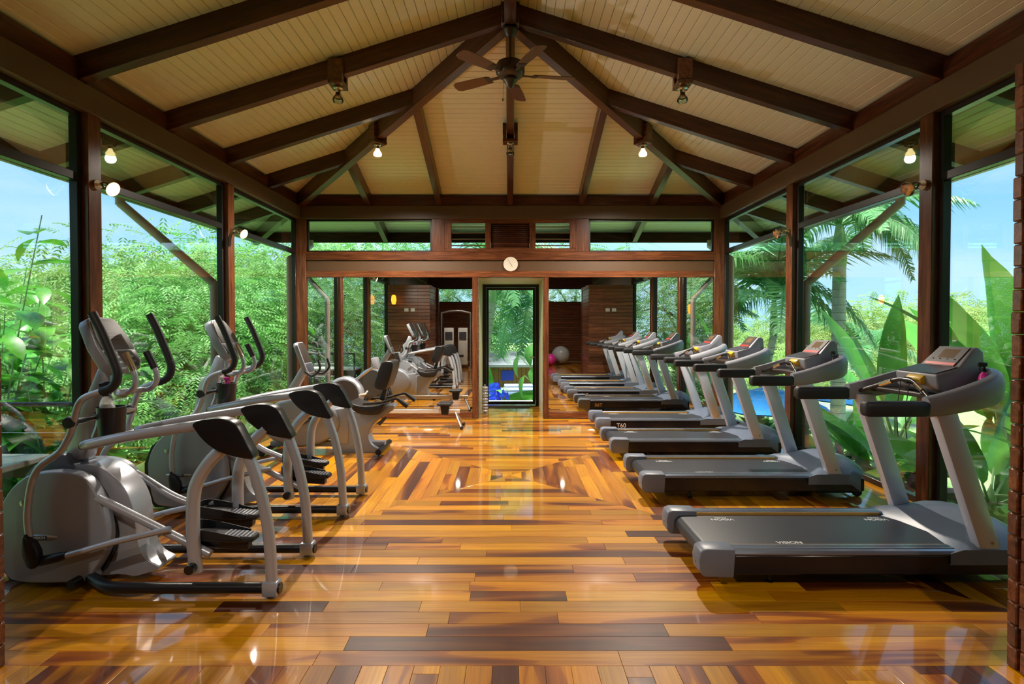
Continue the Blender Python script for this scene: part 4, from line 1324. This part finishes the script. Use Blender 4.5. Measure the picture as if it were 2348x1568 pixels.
def aim(loc, d, roll=0.0, sc=1.0):
    """matrix that carries +X to d, with +Z kept as upright as can be"""
    X = Vector(d).normalized()
    up = Vector((0, 0, 1)) if abs(X.z) < .97 else Vector((1, 0, 0))
    Y = up.cross(X).normalized(); Z = X.cross(Y)
    M = Matrix((X, Y, Z)).transposed().to_4x4() @ Matrix.Rotation(roll, 4, 'X') @ Matrix.Scale(sc, 4)
    M.translation = Vector(loc)
    return M

# ground and plinth
gx = [-80, -40, -20, -12, -8, -5.2, -4, 4, 5.2, 8, 12, 20, 40, 80]
gy = [-40, -10, -5, 0, 4, 8, 11, 12.5, 15, 20, 30, 50, 90]
def gz(x, y):
    d = max(abs(x) - 4, y - 11.2, 0)
    z = -.45 - .9 * min(1, d / 5)
    if x < -5:
        z -= min(2.0, (-5 - x) * .25)
    return z
vs = [(x, y, gz(x, y)) for y in gy for x in gx]
nx = len(gx)
fs = [(j * nx + i, j * nx + i + 1, (j + 1) * nx + i + 1, (j + 1) * nx + i) for j in range(len(gy) - 1) for i in range(nx - 1)]
g = bpy.data.objects.new('ground', mesh_of('ground', vs, fs, 'ground_green'))
COL.objects.link(g); struct(g)
struct(MB().box(-3.75, 3.75, -5.2, 9.4, -.6, -.121).build('floor_plinth', 'stone_top', smooth=False))
hv_ = [(-140, 150, -6), (-60, 160, -6), (0, 170, -6), (60, 160, -6), (140, 130, -6), (170, 90, -6)]
hill = MB()
ht = [7, 9, 5, 4, 7, 6]
hill.loft([[(x, y, z), (x * .96, y * .96 + 4, z + h), (x * 1.1, y * 1.1 + 10, z + h * .9), (x * 1.2, y * 1.2, z)] for (x, y, z), h in zip(hv_, ht)])
struct(hill.build('hills', 'hill_green'))

# ---- trees with fine pinnate leaves
def crown_mesh(name, R, ncl, nlf, L, mat, seed, shell=0.55):
    r = random.Random(seed)
    vs, fs = [], []
    for _ in range(ncl):
        while True:
            p = Vector((r.uniform(-1, 1), r.uniform(-1, 1), r.uniform(-1, 1)))
            if shell * (.5 + r.random()) < p.length < 1:
                break
        # lumpy outline
        lump = 1 + .22 * math.sin(4 * p.x + seed) * math.cos(5 * p.y) + .15 * math.sin(7 * p.z + 3 * p.x)
        c = Vector((p.x * R[0], p.y * R[1], p.z * R[2])) * lump
        d = Vector((p.x + r.uniform(-.6, .6), p.y + r.uniform(-.6, .6), r.uniform(-.7, .35))).normalized()
        up = Vector((r.uniform(-.4, .4), r.uniform(-.4, .4), 1))
        s = d.cross(up).normalized(); n = s.cross(d)
        CL = L * nlf * .26
        for k in range(nlf):
            u = (k // 2 + .6) / (nlf / 2)
            sg = 1 if k % 2 else -1
            b = c + d * CL * u - Vector((0, 0, .25 * CL * u * u))
            ld = (s * sg + d * .45 - Vector((0, 0, .25 + r.uniform(0, .3)))).normalized()
            l = L * (1 - .35 * u) * r.uniform(.8, 1.2)
            sd = d * (l * .19)
            o = len(vs)
            vs += [tuple(b), tuple(b + ld * l * .5 + sd + n * l * .06), tuple(b + ld * l), tuple(b + ld * l * .5 - sd + n * l * .06)]
            fs.append((o, o + 1, o + 2, o + 3))
    return mesh_of(name, vs, fs, mat, False)
def trunk_mesh(name, h, r0, lean, mat, R, zc_, seed, nb=7):
    r = random.Random(seed)
    m = MB()
    main = smooth_path([(0, 0, 0), (lean * .2, 0, h * .35), (lean * .1, lean * .3, h * .7), (lean * .5, 0, h)], 4)
    m.tube(main, [r0 * (1 - .6 * i / (len(main) - 1)) for i in range(len(main))], 8)
    for k in range(nb):
        a = 2 * PI * k / nb + r.uniform(-.3, .3)
        st = main[int(len(main) * r.uniform(.45, .85))]
        e2 = Vector((math.cos(a) * R[0] * .7, math.sin(a) * R[1] * .7, zc_ + R[2] * r.uniform(-.3, .6)))
        mid = (st + e2) / 2 + Vector((0, 0, .3))
        b = smooth_path([st, mid, e2], 4)
        m.tube(b, [r0 * .38 * (1 - .75 * i / (len(b) - 1)) for i in range(len(b))], 6)
    o = m.build(name, mat)
    me = o.data
    bpy.data.objects.remove(o)
    return me
RA = (2.3, 2.3, 2.4)
CR = [crown_mesh('crown', RA, 2500, 14, .12, 'leaf_feather', 3), crown_mesh('crown', RA, 2200, 14, .13, 'leaf_mid', 5), crown_mesh('crown', (2.6, 2.6, 1.9), 2200, 12, .15, 'leaf_far', 9, .75)]
TR = [trunk_mesh('trunk', 3.6, .13, .5, 'bark_pale', RA, 3.0, 4), trunk_mesh('trunk', 3.6, .15, -.4, 'bark', RA, 3.0, 6)]
def tree(loc, kind, sc, label, group, rz=0.0, flat=1.0, tr=0):
    t = tag(empty('tree', loc, rz), label, 'tree', group)
    t.scale = (sc, sc, sc * flat)
    o = bpy.data.objects.new('crown', CR[kind]); COL.objects.link(o); o.parent = t; o.location = (0, 0, 3.2)
    o = bpy.data.objects.new('trunk', TR[tr]); COL.objects.link(o); o.parent = t
    return t
FG = 'feathery trees of the forest slope'
LF = 'light green feathery tree on the slope beyond the forest-side glass'
for x, y, z, k, sc, fl, tr in ((-6.6, 11.6, -2.6, 0, 1.0, 1.0, 0), (-8.9, 12.4, -3.2, 0, 1.15, 1.05, 0), (-7.4, 15.0, -3.2, 0, 1.25, 1.1, 0), (-10.9, 15.5, -3.6, 0, 1.2, 1.05, 1), (-5.6, 15.8, -2.4, 0, 1.15, 1.0, 0),
                          (-13.5, 19.0, -4.2, 0, 1.5, 1.0, 0), (-9.6, 19.5, -4.0, 0, 1.5, 1.05, 0), (-8.6, 9.2, -3.6, 0, .95, 1.0, 1), (-10.4, 10.6, -3.6, 0, 1.1, .95, 0), (-15, 15.5, -4.6, 0, 1.4, 1.0, 0)):
    tree((x, y, z), k, sc, LF, FG, gr.uniform(0, 6), fl, tr)
MF = 'mid green dense tree further down the forest slope'
for x, y, z, sc in ((-17, 24, -5, 1.7), (-11, 26, -4.6, 1.7), (-22, 27, -6, 2.0), (-5, 22, -2.8, 1.5), (-14, 12, -4.5, 1.1), (-19, 17, -5, 1.5), (-7.5, 24, -3.4, 1.6), (-9, 5.0, -4.0, 1.1), (-9.5, 1.0, -3.6, 1.3), (-7.6, -3.5, -2.8, 1.2), (-8.0, -8.5, -2.6, 1.4), (-11.5, -6, -3.4, 1.5), (-6.6, -13, -2.2, 1.4), (-1.5, -13, -1.8, 1.3), (4, -14, -1.8, 1.4)):
    lab, grp = MF, 'mid green trees of the forest'
    if y < -12:
        lab, grp = 'dense green tree beyond the strip window of the weights room', 'trees beyond the strip window'
    elif y < 6:
        lab, grp = 'dense green tree on the forest side of the weights room', 'forest trees beside the weights room'
    tree((x, y, z), 1, sc, lab, grp, gr.uniform(0, 6), 1.0, 1)
DF = 'rounded yellow-green tree far across the garden'
for x, y, z, sc in ((19, 32, -4.6, 1.75), (23.5, 35, -4.4, 1.9), (15, 36, -4.6, 1.7), (29, 37, -4.4, 1.9), (36, 39, -4.2, 2.0), (10.5, 38, -4.6, 1.8), (13.5, 25, -4.3, 1.25), (17.5, 24.5, -4.0, 1.2), (22.5, 27, -4.2, 1.3), (27, 28, -4.2, 1.4)):
    tree((x, y, z), 2, sc, DF, 'distant rounded trees across the garden', gr.uniform(0, 6), .8, 1)
BF = 'dark green tree standing behind the pool hut'
for x, y, z, sc in ((-3.2, 27, -3.0, 1.5), (1.5, 31, -3.0, 1.8), (5.6, 30, -3.0, 1.6)):
    tree((x, y, z), 1, sc, BF, 'trees behind the pool hut', gr.uniform(0, 6), 1.0, 1)
GF = 'leafy garden tree standing near the garden-side weights room'
for x, y, z, sc in ((9.5, 4.5, -2.2, 1.1), (9.0, 0.5, -2.2, 1.2), (8.9, -3.9, -2.2, 1.2), (8.2, -8.5, -2.2, 1.4), (11.5, -5.5, -2.4, 1.4)):
    tree((x, y, z), 1, sc, GF, 'garden trees near the weights room', gr.uniform(0, 6), 1.0, 1)

# ---- broad-leaved plants outside the first glass bay
BL = [mesh_of('leaf', *leaf_strip(1.0, .46, 6, .22, .22, peak=.5), 'leaf_broad'), mesh_of('leaf', *leaf_strip(1.0, .38, 6, .4, .3, peak=.55), 'leaf_broad')]
def broad_plant(loc, h, stems, per, lsz, spread, label, seed):
    r = random.Random(seed)
    t = tag(empty('broadleaf_plant', loc), label, 'plant', 'broad-leaved plants outside the forest glass')
    for k in range(stems):
        a = 2 * PI * k / stems + r.uniform(-.4, .4)
        hh = h * r.uniform(.55, 1.0)
        tip = Vector((math.cos(a) * spread * r.uniform(.5, 1), math.sin(a) * spread * r.uniform(.5, 1), hh))
        path = smooth_path([(0, 0, 0), (tip.x * .35, tip.y * .35, hh * .5), tip], 5)
        MB().tube(path, [.013 * (1 - .6 * i / (len(path) - 1)) for i in range(len(path))], 6).build('stem', 'crownshaft', t)
        for j in range(per):
            u = .25 + .75 * (j + .5) / per
            p = path[min(len(path) - 1, int(u * (len(path) - 1)))]
            b = j * 2.4 + r.uniform(-.4, .4)
            d = Vector((math.cos(b), math.sin(b), r.uniform(-.35, .35)))
            put('leaf', r.choice(BL), t, aim(p + Vector((0, 0, r.uniform(-.05, .08))), d, r.uniform(-.3, .3), lsz * r.uniform(.7, 1.2)))
    return t
broad_plant((-5.75, 6.15, -1.0), 4.0, 7, 20, .46, .85, 'tall dark broad-leaved plant against the sky outside the first forest-side bay', 1)
broad_plant((-6.75, 7.15, -1.6), 5.4, 7, 20, .44, 1.0, 'tallest broad-leaved plant reaching the eave behind the handrail', 9)
broad_plant((-5.45, 6.55, -1.0), 2.9, 8, 16, .44, .8, 'bushy broad-leaved plant behind the black handrail outside the forest-side glass', 2)
broad_plant((-5.35, 7.35, -1.1), 3.0, 6, 14, .42, .55, 'bright broad-leaved plant behind the console of an elliptical trainer', 3)
broad_plant((-6.4, 7.4, -1.3), 2.6, 7, 12, .46, .9, 'low broad-leaved plant growing behind the bench outside', 4)
broad_plant((-5.7, 4.3, -.9), 3.2, 5, 10, .45, .8, 'broad-leaved plant outside the glass by the log partition', 5)

# ---- palms
def frond_mesh(L, n, ll, droop, seed):
    r = random.Random(seed)
    vs, fs = [], []
    m = MB()
    rach = [Vector((L * u * (1 - .25 * u * droop), 0, L * (.42 * u - (.55 + .35 * droop) * u * u))) for u in [k / 14 for k in range(15)]]
    m.tube(rach, [.02 * (1 - .8 * k / 14) + .003 for k in range(15)], 5)
    vs, fs = list(m.v), list(m.f)
    for k in range(n):
        u = .12 + .88 * k / (n - 1)
        f = u * 14
        i = min(13, int(f)); b0 = rach[i].lerp(rach[i + 1], f - i)
        tg = (rach[i + 1] - rach[i]).normalized()
        l = ll * (math.sin(PI * min(1, .25 + .72 * u)) ** .6) * r.uniform(.85, 1.1)
        for sg in (-1, 1):
            d = (Vector((0, sg, 0)) + tg * .75 + Vector((0, 0, r.uniform(-.25, .35)))).normalized()
            w = tg * .02
            p1 = b0 + d * l * .55
            p2 = b0 + d * l * .85 + Vector((0, 0, -l * (.32 + .2 * r.random())))
            o = len(vs)
            vs += [tuple(b0 - w), tuple(b0 + w), tuple(p1 + w * .9), tuple(p1 - w * .9), tuple(p2)]
            fs += [(o, o + 1, o + 2, o + 3), (o + 3, o + 2, o + 4)]
    return mesh_of('frond', vs, fs, 'leaf_palm', False)
FR = [frond_mesh(2.3, 62, .66, .7, 1), frond_mesh(2.1, 58, .62, 1.1, 2), frond_mesh(2.2, 60, .64, .35, 3)]
def palm(loc, h, r0, nf, sc, label, seed, lean=(0, 0), low=.9):
    r = random.Random(seed)
    t = tag(empty('palm_tree', loc), label, 'palm tree', 'feather palms')
    top = Vector((lean[0], lean[1], h))
    path = smooth_path([(0, 0, 0), (lean[0] * .25, lean[1] * .25, h * .5), top], 8)
    m = MB().tube(path, [r0 * (1.12 - .2 * i / (len(path) - 1)) for i in range(len(path))], 14)
    tk = m.build('trunk', 'palm_trunk', t)
    for k in range(1, int(h / .16)):
        u = k * .16 / h
        p = path[min(len(path) - 1, int(u * (len(path) - 1)))]
        rr = r0 * (1.12 - .2 * u)
        MB().lathe([(rr - .004, -.008), (rr + .006, 0), (rr - .004, .008)], (p.x, p.y, u * h), seg=14).build('trunk_ring', 'bark', tk)
    MB().lathe([(r0 * .95, 0), (r0 * 1.05, .12), (r0 * .85, .6), (r0 * .45, .95), (0, 1.0)], top, seg=14).build('crownshaft', 'crownshaft', t)
    for k in range(nf):
        a = 2 * PI * k / nf * 1.0 + r.uniform(-.2, .2)
        el = r.uniform(-.15, low)
        d = Vector((math.cos(a) * math.cos(el), math.sin(a) * math.cos(el), math.sin(el)))
        put('frond', r.choice(FR), t, aim(top + Vector((0, 0, .85)), d, r.uniform(-.2, .2), sc * r.uniform(.9, 1.1)))
    return t
palm((6.85, 11.6, -1.4), 4.15, .135, 15, 1.05, 'grey trunked palm with arching fronds by the slanted downpipe', 4)
palm((6.15, 13.7, -1.4), 2.7, .09, 19, 1.3, 'bushy palm with drooping fronds behind the corner glass', 8, (.2, -.3), 1.1)
palm((10.6, 16.5, -1.6), 1.6, .10, 15, 1.0, 'small drooping palm in front of the rounded trees', 12, (0, 0), .8)
palm((-0.75, 14.0, -1.5), 3.6, .10, 11, 1.0, 'palm arching over the path beyond the glass door', 14, (.3, 0), .7)
palm((1.35, 15.6, -1.5), 2.9, .10, 13, 1.1, 'palm leaning over the pool hut beyond the door', 17, (-.6, 0), .7)
palm((4.9, 16.4, -1.5), 2.6, .09, 16, 1.2, 'palm by the blue pool beyond the corner post', 19, (0, 0), 1.0)

# ---- banana-like plants along the garden side
BN = [mesh_of('leaf', *leaf_strip(1.55, .44, 14, .25, .16, peak=.42, wave=.006), 'leaf_banana'), mesh_of('leaf', *leaf_strip(1.45, .40, 14, .55, .2, peak=.45, wave=.008), 'leaf_banana'),
      mesh_of('leaf', *leaf_strip(1.6, .36, 14, .08, .3, peak=.42, wave=.004), 'leaf_banana')]
def banana(loc, n, sc, label, seed, up=(.7, 1.4), hub=.5):
    r = random.Random(seed)
    t = tag(empty('banana_plant', loc), label, 'plant', 'banana plants along the garden glass')
    MB().lathe([(.085 * sc, 0), (.075 * sc, .25 * sc), (.05 * sc, hub * sc), (.0, hub * sc + .12)], seg=12).build('stalk', 'crownshaft', t)
    for k in range(n):
        a = 2.4 * k + r.uniform(-.3, .3)
        el = r.uniform(*up)
        d = Vector((math.cos(a) * math.cos(el), math.sin(a) * math.cos(el), math.sin(el)))
        st = Vector((0, 0, hub * sc * r.uniform(.6, 1.0)))
        pe = st + d * .35 * sc
        lf = put('leaf', r.choice(BN), t, aim(pe, d + Vector((0, 0, -.12)), r.uniform(-.9, .9), sc * r.uniform(.75, 1.1)))
        MB().tube([st, pe, pe + d * .1], [.02 * sc, .014 * sc, .008 * sc], 6).build('leaf_stalk', 'crownshaft', t)
    return t
for i, (x, y, z, n, sc, lab) in enumerate((
        (5.6, 6.25, -.6, 12, 1.4, 'large banana plant with upright leaves beside the log partition pane'),
        (4.95, 5.7, -.6, 10, .8, 'low banana plant beneath the large upright one'),
        (6.4, 7.1, -.7, 10, 1.4, 'banana plant behind the pink bottle treadmill'),
        (5.4, 7.75, -.7, 8, 1.3, 'narrow banana plant with two tall leaves behind the timber post'),
        (4.75, 7.1, -.7, 12, .7, 'short spreading banana plant at the foot of the glass behind treadmills'),
        (5.2, 8.7, -.8, 11, .65, 'small banana plant near the palm trunk'),
        (5.0, 4.6, -.6, 8, .9, 'banana plant growing outside the partition bay'),
        (5.7, 3.6, -.6, 9, 1.1, 'tall banana plant outside the partition corner'),
        (5.1, 2.4, -.6, 9, 1.05, 'banana plant near the weights room corner'))):
    banana((x, y, z), n, sc, lab, 40 + i, (.75, 1.45) if sc > .85 else (.2, 1.2))
# ---- low plants
PB = [mesh_of('leaf', *leaf_strip(.5, .075, 5, .5, .3, peak=.4), 'leaf_purple')]
DB = [mesh_of('leaf', *leaf_strip(.45, .17, 5, .4, .2, peak=.45), 'leaf_dark'), mesh_of('leaf', *leaf_strip(.4, .15, 5, .4, .2, peak=.45), 'leaf_mid')]
def rosette(loc, n, meshes, sc, label, cat, group, seed, lift=(.2, 1.2)):
    r = random.Random(seed)
    t = tag(empty('low_plant', loc), label, cat, group)
    MB().lathe([(.05, -.05), (.06, .03), (0, .08)], seg=8).build('root_crown', 'bark', t)
    for k in range(n):
        a = 2.4 * k
        el = r.uniform(*lift)
        put('leaf', r.choice(meshes), t, aim((0, 0, .05), (math.cos(a) * math.cos(el), math.sin(a) * math.cos(el), math.sin(el)), 0, sc * r.uniform(.8, 1.2)))
    return t
for i, (x, y, z, sc) in enumerate(((4.45, 6.15, -.25, 1.3), (4.35, 5.45, -.3, 1.3), (4.5, 6.7, -.3, 1.2), (4.55, 7.6, -.3, 1.1))):
    rosette((x, y, z - .15), 16, PB, sc, 'purple strap-leaved plant at the foot of the garden-side glass', 'plant', 'purple plants below the garden glass', 70 + i)
for i, (x, y) in enumerate(((4.2, 4.6), (4.3, 5.0), (4.15, 6.4), (4.2, 7.2), (4.3, 8.1), (4.4, 8.9), (5.2, 9.6), (5.8, 10.5), (4.5, 10.1), (6.3, 9.0))):
    rosette((x, y, gz(x, y) - .03), 18, DB, 1.35, 'low dark green plant in the bed along the garden-side glass', 'plant', 'low plants in the garden bed', 90 + i)
for i, (x, y) in enumerate(((-4.2, 5.3), (-4.4, 6.2), (-4.3, 7.2), (-4.5, 8.0), (-4.4, 8.8), (-5.4, 9.3), (-4.7, 10.0), (-6.2, 10.0))):
    rosette((x, y, gz(x, y) - .03), 22, DB[1:], 1.7, 'low bright green plant below the forest-side glass', 'plant', 'low plants below the forest glass', 120 + i)

# ---- beyond the glass door: heart-leaved plant, blue flowers, loungers, hut, pool
HL = mesh_of('leaf', *leaf_strip(.62, .5, 6, .45, .1, peak=.35), 'leaf_mid')
t = tag(empty('heart_leaf_plant', (0.95, 12.9, -1.35)), 'plant with big round hanging leaves beyond the glass door', 'plant')
for k, (dx, dz, a) in enumerate(((-.75, 1.75, 2.9), (-.45, 1.95, 3.6), (-.30, 1.55, 4.3), (-.62, 1.38, 3.3), (-.2, 1.2, 4.9), (.05, 1.8, 5.6), (-.5, .95, 3.9), (-.05, 1.0, 2.4))):
    MB().tube(smooth_path([(0, 0, 0), (dx * .3, 0, dz * .85), (dx, 0, dz * 1.25)], 4), .014, 6).build('stem', 'crownshaft', t)
    put('leaf', HL, t, aim((dx, 0, dz * 1.25), (math.cos(a) * .4, math.sin(a) * .5, -.75), 0, gr.uniform(.8, 1.05)))
banana((-.62, 14.6, -1.45), 10, 1.1, 'banana plant growing beside the path beyond the glass door', 61, (.3, 1.3))
banana((1.05, 14.2, -1.45), 9, .85, 'banana plant in front of the loungers beyond the glass door', 62, (.3, 1.3))
t = tag(empty('flowering_shrub', (-.42, 12.4, -1.35)), 'shrub with deep blue flowers beyond the glass door', 'shrub')
for k in range(26):
    a, rr, z = gr.uniform(0, 6.28), gr.uniform(.05, .45), gr.uniform(.5, 1.5)
    p = (rr * math.cos(a), rr * math.sin(a), z)
    if k % 3 == 0:
        MB().tube(smooth_path([(0, 0, 0), (p[0] * .5, p[1] * .5, z * .6), p], 3), .008, 5).build('stem', 'crownshaft', t)
    put('leaf', DB[1], t, aim(p, (math.cos(a), math.sin(a), .3), 0, .8))
FL = MB()
for k in range(5):
    v_, f_ = leaf_strip(.13, .09, 3, .3, .2)
    M = Matrix.Rotation(k * 1.257, 4, 'Z') @ Matrix.Rotation(-.3, 4, 'Y')
    FL.add([M @ Vector(p) for p in v_], f_)
flo = FL.build('flower', 'flower_blue'); flm = flo.data; bpy.data.objects.remove(flo)
for k in range(20):
    a, rr, z = gr.uniform(3.4, 6.2), gr.uniform(.1, .42), gr.uniform(1.05, 1.6)
    put('flower', flm, t, aim((rr * math.cos(a), rr * math.sin(a), z), (math.cos(a), math.sin(a), .2), 0, 1.0) @ Matrix.Rotation(PI / 2, 4, 'Y'))
def lounger(loc, rz, label):
    t = tag(empty('sun_lounger', loc, rz), label, 'sun lounger', 'loungers by the pool hut')
    MB().box(-.95, .95, -.32, .32, .26, .31).build('frame', 'hut_wood', t, .01, 1)
    MB().box(-.93, .45, -.30, .30, .31, .40).build('cushion', 'cushion', t, .03, 2)
    o = MB().box(0, .75, -.30, .30, -.04, .05).build('back_cushion', 'cushion', t, .03, 2)
    o.location = (.42, 0, .36); o.rotation_euler = (0, -.5, 0)
    for sx in (-.85, .85):
        for sy in (-.28, .28):
            MB().box(sx - .03, sx + .03, sy - .03, sy + .03, 0, .27).build('leg', 'hut_wood', t)
for i, (x, y) in enumerate(((.5, 17.2), (.62, 18.4), (.72, 19.6))):
    lounger((x, y, -0.95), 0.05, 'sun lounger with pale blue cushions on the terrace beyond the door')
struct(MB().box(-3.5, 5.0, 16.0, 20.8, -1.5, -0.95).build('path_terrace', 'pool_deck', smooth=False))
t = tag(empty('pool_hut', (.6, 24.4, -1.36)), 'brown timber pool hut with a pale roof and a blue blind', 'hut')
MB().box(-1.9, 1.9, 0, 2.2, 0, 1.15).build('wall', 'hut_wood', t)
for k in range(19):
    MB().box(-1.9 + k * .2, -1.72 + k * .2, -.03, 0, .02, 1.13).build('wall_board', 'hut_wood', t)
MB().box(-1.0, -.45, -.06, -.03, .48, .92).build('blue_blind', 'blue_fabric', t)
MB().prism([(-.6, 1.1), (-.6, 1.2), (1.2, 1.72), (2.8, 1.2), (2.8, 1.1), (1.2, 1.6)], -2.3, 2.3, 'x').build('roof', 'hut_roof', t)
pool = struct(empty('water_pool', (8.4, 17.5, -1.36)))
MB().box(-3.2, 3.2, -3.2, 3.2, -.3, .04).build('pool_deck', 'pool_deck', pool, smooth=False)
MB().box(-2.4, 2.4, -2.2, 2.2, .04, .055).build('pool_water', 'pool_water', pool, smooth=False)
def parasol(loc, label):
    t = tag(empty('parasol', loc), label, 'parasol', 'blue parasols by the pool')
    MB().tube([(0, 0, 0), (0, 0, 1.55)], .03, 8).build('pole', 'steel', t)
    m = MB().lathe([(1.35, 1.0), (.75, 1.28), (.03, 1.5), (.03, 1.52), (.78, 1.31), (1.36, 1.03)], seg=8)
    m.build('canopy', 'sky_fabric', t, angle=10)
    for k in range(8):
        a = k * PI / 4
        MB().tube([(0, 0, 1.46), (1.34 * math.cos(a), 1.34 * math.sin(a), 1.0)], .012, 5).build('rib', 'steel', t)
    MB().lathe([(.25, 0), (.25, .06), (.04, .08)], seg=16).build('base', 'stone_top', t)
parasol((6.0, 12.9, -1.4), 'bright blue parasol seen past the corner post between treadmill uprights')
parasol((9.2, 14.2, -1.4), 'bright blue parasol beside the grey palm trunk')

# ---- handrail and stone-topped bench outside the first forest-side bay
t = tag(empty('handrail', (-3.8, 4.85, -.45)), 'black metal handrail with thin wires outside the forest-side glass', 'railing')
MB().tube([(0, 0, 1.30), (-3.4, 0, 1.30)], .022, 10).build('top_rail', 'bronze_frame', t)
for x in (0, -1.7, -3.4):
    MB().tube([(x, 0, 0), (x, 0, 1.30)], .02, 8).build('rail_post', 'bronze_frame', t)
for z in (.45, .75, 1.05):
    MB().tube([(0, 0, z), (-3.4, 0, z)], .004, 5).build('wire', 'steel', t)
t = tag(empty('stone_bench', (-4.45, 4.3, -.51)), 'bench with a pale stone top on dark timber outside the glass', 'bench')
MB().box(-.62, .62, -.32, .32, .93, .98).build('stone_top', 'stone_top', t, .01, 1)
MB().box(-.6, .6, -.29, -.23, .80, .93).box(-.6, .6, .23, .29, .80, .93).build('apron', 'timber_dark', t)
for sx in (-.55, .55):
    for sy in (-.25, .25):
        MB().box(sx - .045, sx + .045, sy - .045, sy + .045, 0, .93).build('leg', 'timber_dark', t)
# ---- amber lanterns
for loc, lab in (((-3.25, 2.85, 2.25), 'amber lantern hanging inside the forest-side glass by the partition'), ((4.6, 4.2, 1.95), 'amber lantern hanging from the garden-side eave')):
    t = tag(empty('lantern', loc), lab, 'lantern', 'amber lanterns')
    ztop = zc(abs(loc[0])) - loc[2]
    MB().tube([(0, 0, .16), (0, 0, ztop)], .005, 6).build('hanger', 'cord_black', t)
    MB().lathe([(.03, .13), (.05, .16), (.0, .18)], seg=14).build('cap', 'fan_bronze', t)
    MB().lathe([(.0, -.13), (.05, -.12), (.075, 0), (.06, .10), (.035, .14), (0, .14)], seg=18).build('shade', 'lantern_lit', t)
